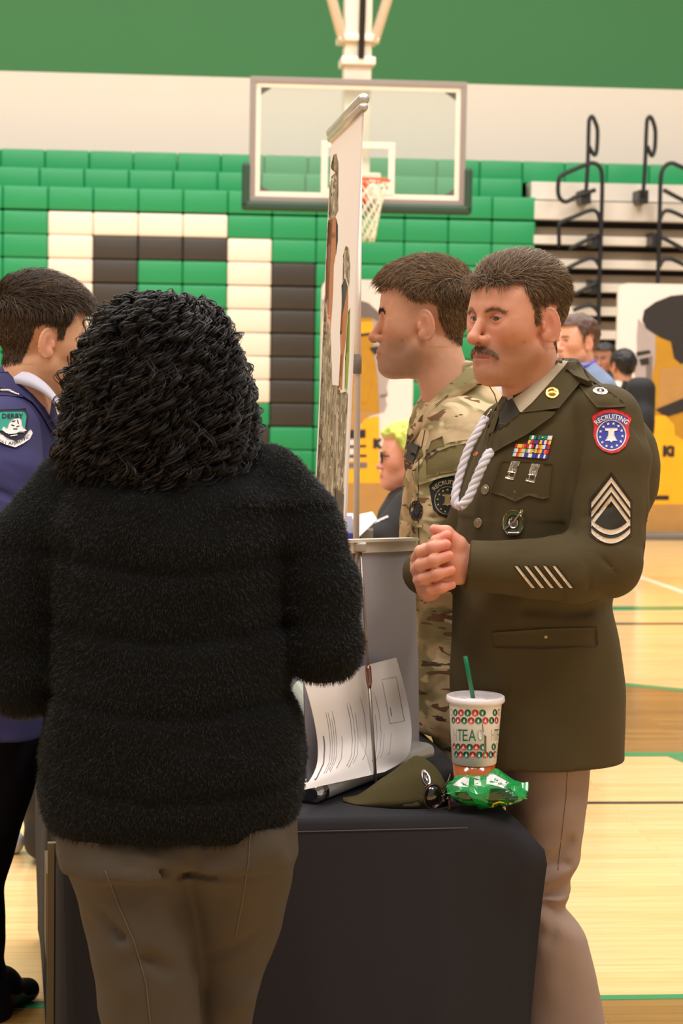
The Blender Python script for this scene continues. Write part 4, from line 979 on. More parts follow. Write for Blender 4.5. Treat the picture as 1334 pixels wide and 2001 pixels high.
def core(rows, Y, shrink=.03, col=(150, 110, 90), ex=2.2):
    """the body inside the clothes"""
    V = []; n = 20; F = []
    for r in rows:
        Yr = r[4] if len(r) > 4 else Y; p, q = at(r[1], r[0], Yr), at(r[2], r[0], Yr); cx = (p.x + q.x) / 2; a = max(.02, abs(q.x - p.x) / 2 - shrink); b = max(.02, r[3] - shrink)
        for k in range(n): an = 2 * pi * k / n; V.append((cx + a * math.cos(an), Yr + b * math.sin(an), p.z))
    for i in range(len(rows) - 1):
        for k in range(n): F.append((i * n + k, (i + 1) * n + k, (i + 1) * n + (k + 1) % n, i * n + (k + 1) % n))
    return np.array(V), np.array(F), lc(col)
def limb(pts, rs, col):
    mb = MB(); mb.tube(pts, list(rs), 12, cap=False); return np.array(mb.V), np.array(mb.F), lc(col)
def folds(seed, amp, sc=14, st=(1, 1, 1)):
    return lambda X, Y, Z: amp * (vnoise(X * st[0] + 0 * Y + 0 * Z, Y * st[1] + 0 * X + 0 * Z, Z * st[2] + 0 * X + 0 * Y, sc, seed) + .5 * vnoise(X * st[0] + 0 * Y + 0 * Z, Y * st[1] + 0 * X + 0 * Z, Z * st[2] + 0 * X + 0 * Y, sc * 2.3, seed + 9))
def crease(f, pts, r, k=.012, mode='s', rs=None):
    P = [at(*p) for p in pts]; return f.chain(P, rs or [r] * len(P), k, mode, (1, 1, 1), k)
def twist(mb, pts, R, r, turns, n=3, m=0, flat=1.0, seg=8):
    P = [Vector(p) for p in spline(pts, 10)]; S = [0]
    for i in range(1, len(P)): S.append(S[-1] + (P[i] - P[i - 1]).length)
    for q in range(n):
        out = []
        for i, p in enumerate(P):
            t = (P[min(i + 1, len(P) - 1)] - P[max(i - 1, 0)]).normalized(); u = t.cross(Vector((0, 1, 0))).normalized(); w = t.cross(u); a = 2 * pi * (q / n + turns * S[i] / S[-1]); out.append(p + u * math.cos(a) * R + w * math.sin(a) * R * flat)
        mb.tube(out, r, seg, m)
    return mb
def strand_colors(n, per, col, lo=.5, hi=1.3): return np.repeat(lc(col)[None] * (lo + (hi - lo) * RNG.random((n, 1))), per, 0)

def collar_band(name, parent, m, c, fwd, rf, rs, slope, h, saddle=0.0, flare=.012, thick=.004, gap=.3, tip=.6):
    c = Vector(c); fwd = Vector(fwd).normalized(); side = Vector((fwd.y, -fwd.x, 0)); n = 48; R = []
    for k in range(n + 1):
        a = gap + (2 * pi - 2 * gap) * k / n; ca, sa = math.cos(a), math.sin(a); o = fwd * ca + side * sa; P = c + fwd * (ca * rf) + side * (sa * rs); z = c.z - slope * ca * rf + saddle * sa * sa; hh_ = h * (1 + tip * max(0, ca) ** 2)
        prof = [(-thick, -hh_ * .5), (-thick * .5, -.002), (0, 0), (thick, -.003), (flare * .5 + thick, -hh_ * .5), (flare + thick, -hh_), (flare, -hh_)]
        R.append([Vector((P.x + o.x * d, P.y + o.y * d, z + dz)) for d, dz in prof])
    m_ = len(R[0]); V = [v for r in R for v in r]; F = [(i * m_ + j, (i + 1) * m_ + j, (i + 1) * m_ + (j + 1) % m_, i * m_ + (j + 1) % m_) for i in range(n) for j in range(m_)] + [tuple(range(m_)), tuple(n * m_ + j for j in range(m_))[::-1]]
    return mk(name, V, F, [m], parent)

# ---------------------------------------------------------------- the sergeant in dress uniform
YS = 4.17
m_og = mat('olive wool serge', (77, 66, 42), .85, bump=.25, bscale=900, var=.06, vscale=8, spec=.2); m_ogd = mat('olive braid', (58, 50, 34), .8)
m_taupe = mat('taupe wool trousers', (150, 127, 113), .8, bump=.2, bscale=900, spec=.2); m_shirt = mat('tan shirt', (188, 170, 140), .7, bump=.1, bscale=700); m_tie = mat('dark olive tie', (48, 42, 28), .7)
m_gold = mat('polished gold', (226, 180, 84), .2, 1.0); m_silver = mat('polished silver', (214, 204, 190), .22, 1.0); m_ant = mat('antique bronze', (168, 150, 120), .3, .9)
ROWS = [(700, 1030, 1125, .06), (730, 1008, 1150, .075), (765, 985, 1195, .105), (800, 966, 1240, .13), (850, 945, 1276, .145), (900, 925, 1289, .15), (960, 905, 1284, .15), (1010, 895, 1262, .145), (1060, 888, 1236, .14), (1120, 884, 1210, .135), (1180, 880, 1194, .132), (1250, 878, 1206, .13), (1350, 879, 1219, .132), (1484, 880, 1222, .135)]
lo, hi = fbounds(770, 1310, 690, 1492, 3.82, 4.52)
f = Field(lo, hi, .0048); rowsloft(f, ROWS, YS)
f.disp(folds(3, .010, 9, (1, 1, .6)))
crease(f, [(1030, 1190, 4.03), (1110, 1196, 4.03), (1180, 1190, 4.08)], .006, .02); crease(f, [(1120, 1040, 4.02), (1085, 1060, 4.0), (1000, 1062, 4.02)], .006, .02)
crease(f, [(905, 1040, 4.10), (915, 1200, 4.06), (912, 1480, 4.04)], .003, .010)
pxchain(f, [(1000, 850, 4.30, .075), (905, 1090, 4.34, .06), (832, 1118, 4.12, .048)], .03)
g = Field(lo, hi, .0048)
pxchain(g, [(1180, 822, 4.07, .075), (1192, 900, 4.05, .079), (1188, 990, 4.03, .077), (1180, 1090, 4.0, .074)], .02)
pxchain(g, [(1180, 1095, 4.0, .075), (1120, 1112, 3.985, .069), (1040, 1112, 3.98, .058), (916, 1105, 3.98, .047)], .012)
g.disp(folds(8, .007, 16, (1, 1, .8)))
q0_, q1_ = at(919, 1060, 3.98), at(906, 1148, 3.98); sl_ = (q1_.x - q0_.x) / (q1_.z - q0_.z)
g.op(lambda X, Y, Z: (q0_.x + sl_ * (Z - q0_.z)) - X + 0 * Y, (lo[0], lo[1], at(900, 1180, 3.98).z), (at(960, 1100, 3.98).x, hi[1], at(900, 1040, 3.98).z), 0, 'i', pad=0)
for P, r in (([(1205, 1120, 3.935), (1160, 1075, 3.915), (1105, 1060, 3.93)], .0015), ([(1130, 1052, 3.945), (1070, 1082, 3.918), (1010, 1078, 3.93)], .0012), ([(1122, 930, 3.985), (1112, 1000, 3.975), (1120, 1045, 3.965)], .002), ([(1240, 950, 3.995), (1190, 990, 3.955), (1140, 1012, 3.965)], .0012), ([(1085, 1062, 3.93), (1130, 1078, 3.916), (1155, 1112, 3.912), (1150, 1150, 3.93)], .0014), ([(1235, 1010, 3.975), (1200, 1040, 3.94)], .0012)): crease(g, P, r, .010)
h_ = np.clip(.5 + .5 * (f.d - g.d) / .012, 0, 1); f.d = f.d * (1 - h_) + g.d * h_ - .012 * h_ * (1 - h_)

V, F = f.mesh()
H = Head(at(1011, 622, 4.12), math.radians(126), 1.05, pitch=-.02, jaw=1.0, nose=1.045, h=.0020, neck=((0, -.025, -.075), (.012, -.075, -.24)), neckr=(.056, .064))
H.tint((212, 150, 120), (164, 88, 76), (200, 110, 88), (136, 100, 80), .4)
def comb_s(P, N, rg):
    top = np.clip((P[:, 2] - .05) / .04, 0, 1)[:, None]; side = np.sign(P[:, :1])
    return top * np.array((.35, -.85, .15)) + (1 - top) * (np.array((0, -.55, -.8)) + 0 * side)
hv = H.hair(HL, .054, (74, 56, 40), .009, .0015, 11000, .034, .012, comb_s, r=.0006, fade=.016, lift=.32, seed=4, tipcol=(156, 126, 94), messy=.24)
# clasped hands
SK = (214, 148, 122)
lo, hi = fbounds(795, 940, 1015, 1175, 3.86, 4.14)
fh = Field(lo, hi, .0017)
pxchain(fh, [(945, 1108, 3.985, .030), (905, 1100, 3.985, .029), (880, 1092, 3.985, .030)], .01, (1, .8, 1.2))   # left wrist and palm
pxchain(fh, [(885, 1070, 3.985, .022), (850, 1075, 3.99, .020)], .02); pxchain(fh, [(890, 1115, 3.985, .024), (850, 1110, 3.99, .022)], .02); pxchain(fh, [(880, 1095, 3.98, .026), (840, 1095, 3.99, .024)], .02)
pxchain(fh, [(893, 1062, 3.97, .017), (872, 1040, 3.965, .0125), (848, 1034, 3.965, .0095)], .012)                # left thumb
for i, (x0, y0) in enumerate(((838, 1070), (832, 1092), (832, 1112), (838, 1130))): pxchain(fh, [(x0 + 12, y0, 4.0, .011), (x0 - 8, y0 + 2, 4.01, .010), (x0 - 10, y0 + 6, 4.05, .009)], .008)
fr = Field(lo, hi, .0017)                                                                                          # right hand wrapping round
pxchain(fr, [(832, 1115, 4.10, .030), (826, 1105, 4.05, .026)], .01); pxchain(fr, [(838, 1150, 4.08, .026), (828, 1135, 4.03, .02)], .02)
fing = [[(815, 1092, 4.02, .0135), (822, 1078, 3.955, .0125), (846, 1071, 3.935, .0112), (872, 1064, 3.936, .0098)],
        [(814, 1113, 4.01, .0135), (822, 1104, 3.950, .0125), (848, 1096, 3.928, .0115), (877, 1086, 3.932, .0098)],
        [(818, 1133, 4.01, .0125), (828, 1130, 3.948, .012), (854, 1122, 3.930, .0110), (881, 1114, 3.934, .0094)],
        [(832, 1150, 4.01, .0115), (842, 1150, 3.950, .0108), (862, 1149, 3.938, .0096), (883, 1143, 3.942, .0080)]]
for q in fing: pxchain(fr, q, .006, kin=.004)
pxchain(fr, [(838, 1080, 4.01, .015), (852, 1057, 3.955, .0115), (874, 1046, 3.95, .0092)], .008, kin=.004)
for q in fing:
    a_, b_ = q[1], q[2]; e = at(*b_[:3]); fr.ell((e.x, e.y - .001, e.z + .003), (.0115, .0105, .0105), .006)
fh.d = np.minimum(fh.d, fr.d)
HVv, HF = fh.mesh()
hc = np.repeat(lc(SK)[None], len(HVv), 0) * (1 + .10 * (vnoise(HVv[:, 0], HVv[:, 1], HVv[:, 2], 60, 5) + vnoise(HVv[:, 0], HVv[:, 1], HVv[:, 2], 140, 6)))[:, None]
for q in fing + [[0, 0, 0, (874, 1046, 3.95, .0092)], [0, 0, 0, (848, 1034, 3.965, .0095)]]:
    for (pt, rgb, rr, am) in ((q[3], (226, 128, 108), .016, .7), (q[2], (206, 120, 100), .012, .5)):
        if pt == 0: continue
        p_ = np.array(at(*pt[:3])); w = am * np.exp(-((HVv - p_) ** 2).sum(1) / rr ** 2); hc = hc * (1 - w[:, None]) + lc(rgb) * w[:, None]
TROW = [(1440, 978, 1152, .11), (1500, 990, 1150, .105), (1560, 1000, 1147, .10), (1640, 1006, 1138, .09), (1700, 1012, 1124, .085), (1745, 1015, 1107, .082), (1775, 1019, 1112, .084), (1820, 1018, 1146, .088), (1900, 1016, 1167, .085), (2001, 1014, 1184, .085), (2120, 1016, 1195, .085), (2222, 1020, 1200, .085)]
TROW2 = [(r[0], r[1] - 20 + 8, r[2] - 45, r[3] * .9, 4.32) for r in TROW]
body = join(H.skin_mesh(), (HVv, HF, hc), core(ROWS, YS, .035), core(TROW, YS, .02), core(TROW2, 4.32, .02), limb([at(1190, 850, 4.07), at(1180, 1095, 4.0), at(930, 1105, 3.985)], (.05, .042, .028), SK), limb([at(1000, 850, 4.3), at(905, 1090, 4.34), at(835, 1115, 4.12)], (.05, .04, .03), SK))
serg = mk('person', body[0], body[1], [m_skin], colors=body[2]); tag(serg, 'mustached soldier in olive dress uniform with ribbons, hands clasped, right of the table', 'person')
mk('hair', hv[0], hv[1], [m_hair], serg, colors=hv[2])
H.eyes(serg, (62, 58, 50), (-.18, 1, -.08))
down = lambda p, rg: np.array((.25 * np.sign(p[0]) + .2 * rg.normal() + p[0] * 18, .25, -1.0 + .25 * rg.normal()))
H.brow('moustache', serg, [(-.0335, .077, -.071), (-.024, .086, -.0615), (-.010, .0965, -.0575), (0, .099, -.0575), (.010, .0965, -.0575), (.024, .086, -.0615), (.0335, .077, -.071)], 1300, .0085, .0056, down, (140, 108, 82), .0004)
for s in (-1, 1): H.brow('eyebrow', serg, [(s * .012, .092, .0135), (s * .025, .089, .0155), (s * .038, .080, .0155), (s * .050, .066, .0100)], 340, .0085, .0040, lambda p, rg: np.array((np.sign(p[0]) * 1.0, -.25, .25 + .3 * rg.normal())), (158, 122, 94), .00036)
fn_ = MB()
for q in fing:
    p_ = at(q[3][0] - 1, q[3][1] - 1, q[3][2]); d_ = (at(*q[3][:3]) - at(*q[2][:3])).normalized(); up_ = Vector((0, -1, .35)); up_ = (up_ - d_ * up_.dot(d_)).normalized(); w_ = d_.cross(up_); r_ = q[3][3]
    C_ = p_ + up_ * (r_ * .80); pts_ = [C_ + d_ * (.0055 * math.cos(a)) + w_ * (.0050 * math.sin(a)) - up_ * (.002 * math.sin(a) ** 2) for a in np.linspace(0, 2 * pi, 17)[:-1]]
    fn_.add([C_ + up_ * .0012] + pts_, [(0, 1 + k, 1 + (k + 1) % 16) for k in range(16)], 0, True)
fn_.build('fingernails', [mat('fingernail', (232, 176, 158), .3, coat=.3)], serg)
jk = mk('dress_jacket', V, F, [m_og], serg); bj = skinmesh(V, F); ap = lambda: Applique(bj, 4.05)
# shirt, tie, collar, lapels
a_ = ap(); a_.poly([(1100, 700), (1114, 689), (1120, 696), (1082, 740), (1022, 808), (1008, 800), (998, 782), (1030, 760)], 0, .006, .012, 6); a_.poly([(985, 775), (1000, 768), (1008, 800), (1016, 818), (1006, 840), (990, 836), (976, 810)], 0, .002, .003, 6); a_.build('shirt_collar', [m_shirt], jk)
a_ = ap(); a_.poly([(984, 786), (1000, 778), (1016, 806), (1004, 834), (974, 828), (974, 806)], 0, .008, .008, 5); a_.poly([(976, 826), (1004, 830), (985, 872), (958, 880), (958, 860)], 0, .006, .006, 5); a_.build('tie', [m_tie], jk)
a_ = ap(); a_.poly([(1104, 714), (1118, 692), (1126, 697), (1146, 722), (1144, 735), (1092, 797), (1062, 801), (1018, 806), (1040, 786)], 0, .0125, .014, 6); a_.build('collar', [m_og], jk)
a_ = ap(); a_.poly([(1018, 806), (1062, 802), (1087, 804), (1078, 814), (1030, 848), (985, 872), (958, 888), (951, 872), (955, 848), (985, 832)], 0, .0095, .010, 6); a_.poly([(983, 770), (990, 778), (974, 812), (958, 862), (950, 884), (944, 872), (952, 834), (966, 800)], 0, .008, .008, 6); a_.build('lapels', [m_og], jk)
a_ = ap(); a_.poly([(980, 902), (1030, 903), (1079, 907), (1072, 972), (1060, 975), (1032, 968), (1006, 980), (984, 970), (958, 962)], 0, .0035, .004, 7); a_.build('chest_pocket', [m_og], jk)
a_ = ap(); a_.poly([(962, 1236), (1060, 1229), (1166, 1226), (1168, 1262), (1066, 1268), (966, 1266)], 0, .0035, .004, 9); a_.build('hip_pocket', [m_og], jk)
a_ = ap(); a_.poly([(1126, 748), (1136, 738), (1146, 738), (1190, 764), (1216, 784), (1222, 794), (1192, 796), (1166, 796), (1150, 778)], 0, .006, .006, 6); a_.build('shoulder_strap', [m_og], jk)
for (x, y, r) in ((948, 957, .0105), (934, 1022, .0105), (1006, 961, .0075), (1066, 1244, .0085), (1142, 738, .0075)): stud(bj, x, y, r).build('button', [m_ant], jk)
mb = stud(bj, 1081, 768, .0138, .5); mb.V = [(v[0] - .004, v[1] - .0125, v[2]) for v in mb.V]; o = mb.build('collar_disc', [m_gold], jk); o['label'] = 'round gold collar disc'
a_ = ap(); a_.poly(circ(1173, 763, 15, 7.5, 24, .08), 0, .008, .002, 4); a_.poly(circ(1173, 762.5, 8, 3.6, 16, .08), 1, .0088, .001, 4); a_.poly(star(1173, 762.5, 4), 0, .0094, .001, 3); o = a_.build('shoulder_crest', [m_silver, m_tie], jk)
# recruiting patch
m_red = mat('patch red', (210, 40, 44), .7); m_blue = mat('patch blue', (52, 62, 160), .7); m_pwh = mat('patch white', (236, 226, 222), .7); m_silvb = mat('patch blue grey', (74, 84, 150), .7)
a_ = ap(); tab = [(1156, 815), (1160, 810), (1176, 802), (1195, 799), (1214, 803), (1230, 811), (1234, 818), (1228, 832), (1230, 852), (1222, 872), (1208, 883), (1194, 886), (1178, 881), (1166, 870), (1159, 852), (1160, 834)]
a_.poly(tab, 0, .0028, .003, 5); a_.poly([(1162, 822), (1166, 815), (1180, 808), (1195, 806), (1212, 809), (1226, 817), (1223, 833), (1214, 825), (1196, 819), (1178, 823), (1167, 832)], 3, .0036, .001, 4)
a_.poly(circ(1194, 850, 29.5, 30.5), 2, .0036, .001, 5); a_.poly(circ(1194, 850, 27, 28), 1, .0042, .001, 5)
for k in range(13):
    an = 2 * pi * k / 13 + .2; a_.poly(star(1194 + 22 * math.sin(an), 850 - 23 * math.cos(an), 3.6), 2, .0050, .0008, 3)
bell = lambda cx, cy, s: [(cx + x * s, cy + y * s) for x, y in ((-11, -12), (11, -12), (11, -7), (5, -6), (6, 2), (9, 8), (11, 11), (2.5, 11), (0, 14), (-2.5, 11), (-11, 11), (-9, 8), (-6, 2), (-5, -6), (-11, -7))]
a_.poly(bell(1194, 849, 1.1), 2, .0054, .001, 4)
def arc_text(cx, cy, r, a0, a1, hpx, wx=1.0): return lambda u, v: (cx + wx * (r + v * hpx) * math.sin(a0 + (a1 - a0) * u), cy - (r + v * hpx) * math.cos(a0 + (a1 - a0) * u))
a_.text('RECRUITING', arc_text(1195, 858, 39.5, -.80, .78, 13.5), 2, .0048, .012)
o = a_.build('recruiting_patch', [m_red, m_blue, m_pwh, m_silvb], jk); o['label'] = 'red and blue shoulder patch with a white bell'
# rank chevrons
m_cream = mat('rank cream', (214, 192, 164), .65); m_chk = mat('rank ground', (44, 40, 28), .8)
a_ = ap(); a_.poly([(1194, 922), (1214, 950), (1235, 979), (1234, 1046), (1216, 1057), (1193, 1062), (1166, 1057), (1151, 1044), (1150, 977), (1172, 950)], 2, .0024, .0025, 6); a_.poly([(1194, 927), (1232, 980), (1231, 1045), (1214, 1054), (1193, 1059), (1168, 1054), (1154, 1043), (1153, 979)], 1, .003, .001, 6)
for dy in (0, 18, 36): a_.poly([(1155, 982 + dy), (1194, 932 + dy), (1231, 982 + dy), (1231, 993 + dy), (1194, 943 + dy), (1155, 993 + dy)], 0, .0042, .0015, 5)
for dy in (0, 17): a_.poly([(1155, 1014 + dy)] + [(1155 + 76 * t, 1014 + dy + 21 * math.sin(pi * t) ** .8) for t in np.linspace(.05, .95, 11)] + [(1231, 1014 + dy), (1231, 1024 + dy)] + [(1231 - 76 * t, 1024 + dy + 21 * math.sin(pi * t) ** .8) for t in np.linspace(.05, .95, 11)] + [(1155, 1024 + dy)], 0, .0044, .0015, 5)
o = a_.build('rank_chevrons', [m_cream, m_chk, m_ogd], jk)
a_ = ap()
for i in range(5):
    x = 1004 + 18.5 * i; a_.poly([(x, 1105), (x + 10, 1105), (x + 44, 1150), (x + 33, 1150)], 1, .0022, .002, 5); a_.poly([(x + 1, 1106), (x + 7, 1106), (x + 41, 1149), (x + 34, 1149)], 0, .0030, .001, 5)
a_.build('service_stripes', [m_cream, m_chk], jk)
# ribbons
RB = {'r': (206, 44, 56), 'w': (238, 230, 224), 'b': (56, 58, 168), 'g': (20, 128, 96), 'y': (236, 200, 50), 'o': (236, 110, 40), 'm': (120, 36, 50), 'l': (170, 206, 216), 'k': (30, 26, 30), 'n': (130, 150, 60)}
keys = list(RB); rmats = [mat('ribbon ' + k, RB[k], .6) for k in keys] + [m_silver]
rows5 = [('mkwrw', 'gwgkg', 'gggww'), ('kmwmw', 'yrmbm', 'ybwry'), ('ryyor', 'rwrkw', 'oywbr'), ('lwroyl', 'nwyny', 'oybor'), ('lwroylw', 'bbwwbb', 'bwbbwb')]
a_ = ap(); TLr, TRr, BRr, BLr = np.array((1030, 849.)), np.array((1080, 851.)), np.array((1068, 897.)), np.array((1000, 892.))
TLx = np.array((1012, 850.))
Q = lambda u, v: tuple((TLx * (1 - u) + TRr * u) * (1 - v) + (BLr * (1 - u) + BRr * u) * v)
for ri, row in enumerate(rows5):
    for ci, rb in enumerate(row):
        if ri < 2 and ci == 0: continue
        u0, u1, v0, v1 = ci / 3 + .006, (ci + 1) / 3 - .006, ri / 5 + .01, (ri + 1) / 5 - .015
        for k, ch in enumerate(rb):
            s0, s1 = u0 + (u1 - u0) * k / len(rb), u0 + (u1 - u0) * (k + 1) / len(rb); a_.poly([Q(s0, v0), Q(s1, v0), Q(s1, v1), Q(s0, v1)], keys.index(ch), .0048 - .0004 * ri, .003, 9, False)
for (x, y) in ((1041, 881), (1050, 874), (1060, 854)): a_.poly(circ(x, y, 2.2, 1.8, 8), len(keys), .0062, .001, 3)
o = a_.build('ribbon_rack', rmats, jk)
for (x, y, sk) in ((1001, 920, 7), (1041, 925, 6)):
    a_ = ap(); w = 8.5
    a_.poly([(x - w + sk, y - 20), (x + w + sk, y - 18), (x + w - 1, y + 4), (x - w - 1, y + 3)], 0, .0045, .003, 4); a_.poly([(x - 2 + sk, y - 14), (x + 5 + sk, y - 10), (x + 3, y - 2), (x - 4, y - 3)], 1, .0055, .001, 3)
    a_.line([(x - 6, y + 4), (x - 8, y + 10)], 2, 0, .0042, .002, 3); a_.line([(x + 5, y + 5), (x + 3, y + 11)], 2, 0, .0042, .002, 3); a_.poly([(x - w - 5, y + 9), (x + w - 4, y + 12), (x + w - 6, y + 18), (x - w - 6, y + 15)], 0, .0045, .003, 4); a_.build('qualification_badge', [m_silver, m_ant], jk)
a_ = ap(); a_.poly(circ(1002, 1022, 21, 26, 30), 0, .004, .004, 5); a_.poly(circ(1002, 1022, 19, 24, 30), 2, .0045, .001, 5); a_.poly(circ(1002, 1022, 12.5, 16, 24), 1, .0052, .002, 4); a_.poly(circ(1003, 1021, 9.5, 12, 20), 0, .006, .001, 4)
a_.line([(985, 1036), (1003, 1020), (1018, 1000)], 3, 0, .008, .002, 4); a_.poly([(1013, 1004), (1018, 994), (1022, 997), (1018, 1010)], 0, .008, .003, 3); a_.line([(1003, 1018), (1001, 1003)], 2.5, 1, .0075, .002, 3); a_.line([(990, 1042), (1014, 1042)], 5, 0, .0065, .002, 4); a_.build('recruiter_badge', [m_silver, m_tie, mat('badge green', (96, 104, 62), .4, .5)], jk)
a_ = ap(); a_.poly(circ(929, 886, 6, 4, 12, -.7), 0, .004, .003, 3); a_.build('enamel_pin', [mat('orange enamel', (206, 96, 50), .25)], jk)
# braided cord
m_cord = mat('white cord', (208, 202, 208), .6)
def hitp(x, y, off): return Applique(bj, 4.05).hit(x, y, off)
P1 = [at(*q) for q in ((948, 816, 4.09), (934, 842, 4.075), (918, 870, 4.07), (905, 905, 4.065), (895, 940, 4.06), (889, 968, 4.05), (890, 985, 4.045), (901, 991, 4.04))]
P2 = [at(*q) for q in ((898, 991, 4.035), (914, 974, 4.035), (928, 942, 4.04), (940, 914, 4.04), (950, 894, 4.045), (958, 882, 4.055))]
mb = MB(); twist(mb, P1, .0038, .0050, 3.8, 3, 0, .8, 10); twist(mb, P2, .0044, .0058, 2.6, 3, 0, .8, 10); mb.build('braided_cord', [m_cord], jk)
mb = MB(); twist(mb, [hitp(945, 822, .014), hitp(952, 812, .014), hitp(960, 800, .014)], .0016, .0012, 5, 2); mb.build('cord_chain', [m_silver], jk)
# trousers and shoes
lo, hi = fbounds(930, 1215, 1430, 2240, 3.98, 4.48)
f = Field(lo, hi, .006); rowsloft(f, TROW, YS); rowsloft(f, TROW2, 4.32, .03); f.disp(folds(21, .013, 8, (1, 1, .8)))
for P, r in (([(1115, 1650, 4.085), (1070, 1700, 4.07), (1025, 1760, 4.07)], .014), ([(1112, 1742, 4.09), (1075, 1752, 4.072), (1040, 1790, 4.07)], .014), ([(1110, 1770, 4.09), (1085, 1810, 4.075), (1060, 1900, 4.07)], .010), ([(1040, 1660, 4.07), (1080, 1690, 4.08), (1112, 1690, 4.1)], .004)): crease(f, P, r, .014)
zk_ = at(1080, 1745, 4.1).z; xk_ = at(1110, 1745, 4.1).x
f.disp(lambda X, Y, Z: .0055 * np.sin(95 * (Z - zk_ - .45 * (X - xk_) * np.sign(Z - zk_ + .01))) * np.exp(-((Z - zk_) / .075) ** 2) * np.clip((X - xk_ + .13) / .10, 0, 1) + 0 * Y)
V, F = f.mesh(); tr = mk('trousers', V, F, [m_taupe], serg)
bt = skinmesh(V, F); a_ = Applique(bt, 4.1); a_.line([(1110, 1492), (1106, 1560), (1098, 1630), (1090, 1700)], 1.6, 0, .0012, .001, 8); a_.build('side_seam', [mat('taupe seam', (138, 116, 102), .8)], tr)
for (x, Y_) in ((1105, 4.15), (1060, 4.32)):
    c_ = at(x, 2200, Y_); q = MB(); fs = Field((c_.x - .1, Y_ - .24, 0), (c_.x + .1, Y_ + .1, .14), .008); fs.ell((c_.x, Y_ - .07, .035), (.052, .14, .05)); fs.ell((c_.x, Y_, .06), (.05, .06, .07), .03); fs.box((c_.x, Y_, -.05), (1, 1, .052), 0, 0, 's'); v, ff = fs.mesh(); mk('shoe', v, ff, [mat('black leather', (18, 17, 16), .2)], serg)
# ---------------------------------------------------------------- the soldier in camouflage
YK = 4.65
m_camo = camo_mat('camouflage cloth', [(206, 180, 140), (150, 140, 98), (222, 200, 160), (124, 92, 68), (92, 72, 60)], 9, (1, 1, 1.6))
m_velcro = mat('olive pile tape', (112, 98, 58), .9, bump=.6, bscale=600); m_seam = mat('camouflage seam', (70, 56, 38), .9)
KROWS = [(712, 880, 945, .06), (738, 850, 958, .075), (765, 828, 975, .10), (800, 808, 990, .13), (850, 797, 1000, .14), (900, 790, 1004, .145), (1000, 786, 1004, .145), (1060, 786, 1000, .14), (1150, 800, 1000, .14), (1240, 808, 1000, .14), (1345, 806, 1000, .14)]
lo, hi = fbounds(770, 1020, 705, 1360, 4.40, 4.86)
f = Field(lo, hi, .0055); rowsloft(f, KROWS, YK, ex=2.1); f.disp(folds(31, .014, 11, (1, 1, .8)))
pxchain(f, [(890, 842, 4.54, .075), (878, 920, 4.51, .078), (872, 1000, 4.50, .076), (862, 1095, 4.51, .068)], .025); pxchain(f, [(862, 1095, 4.51, .068), (812, 1120, 4.56, .055)], .02)
f.disp(folds(33, .008, 22, (1, 1, 1)))
for P, r in (([(850, 1010, 4.43), (880, 1030, 4.42), (905, 1010, 4.43)], .004), ([(812, 870, 4.52), (818, 950, 4.50), (822, 1060, 4.5)], .004), ([(830, 830, 4.5), (822, 900, 4.5)], .003), ([(815, 1205, 4.52), (850, 1195, 4.51), (880, 1200, 4.52)], .004), ([(815, 1270, 4.51), (850, 1290, 4.51)], .004)): crease(f, P, r, .014)
V, F = f.mesh()
K = Head(at(826, 625, 4.62), math.radians(84), 1.03, pitch=-.02, jaw=.98, nose=1.03, neck=((0, -.030, -.070), (0, -.062, -.19)), neckr=(.054, .060))
K.tint((214, 160, 128), (180, 108, 92), (204, 128, 104), (150, 128, 112), .5)
def comb_k(P, N, rg):
    top = np.clip((P[:, 2] - .045) / .04, 0, 1)[:, None]; w = np.sin(P[:, :1] * 60 + P[:, 1:2] * 45); return top * (np.array((-.35, .75, .1)) + np.array((.5, .1, .2)) * w) + (1 - top) * np.array((0, -.45, -.8))
HLK = [(-.12, -.062), (-.075, -.058), (-.052, -.040), (-.04, -.008), (-.034, .024), (-.010, .032), (.010, .030), (.022, .036), (.034, .048), (.045, .058), (.13, .060)]
kv = K.hair(HLK, .058, (86, 64, 44), .020, .004, 9500, .034, .012, comb_k, r=.0006, fade=.028, lift=.38, seed=6, tipcol=(160, 128, 92), messy=.3)
KT = [(1300, 806, 1000, .13), (1405, 812, 1000, .125), (1432, 842, 1000, .12), (1500, 858, 1000, .115), (1600, 862, 990, .10), (1800, 868, 980, .085), (2000, 872, 975, .08), (2064, 875, 975, .08)]
body = join(K.skin_mesh(), core(KROWS, YK, .035), core(KT, YK, .02), limb([at(890, 842, 4.54), at(862, 1095, 4.51), at(815, 1120, 4.56), at(775, 1128, 4.60)], (.045, .04, .028, .022), (222, 154, 126)))
cs = mk('person', body[0], body[1], [m_skin], colors=body[2]); tag(cs, 'young soldier in camouflage uniform, in profile between banner and sergeant', 'person')
mk('hair', kv[0], kv[1], [m_hair], cs, colors=kv[2]); K.eyes(cs, (74, 72, 60), (0, 1, -.05))
for s in (-1, 1): K.brow('eyebrow', cs, [(s * .012, .091, .0165), (s * .025, .089, .021), (s * .038, .080, .021), (s * .047, .068, .015)], 300, .009, .0035, lambda p, rg: np.array((np.sign(p[0]) * 1.0, -.25, .25 + .3 * rg.normal())), (78, 56, 40), .0004)
kj = mk('camouflage_jacket', V, F, [m_camo], cs); bk = skinmesh(V, F); A_ = lambda: Applique(bk, 4.5)
collar_band('collar', kj, m_camo, at(876, 757, 4.62), (-.988, .156, 0), .070, .072, .92, .042, saddle=.0, flare=.016, thick=.006, gap=.45, tip=.9)
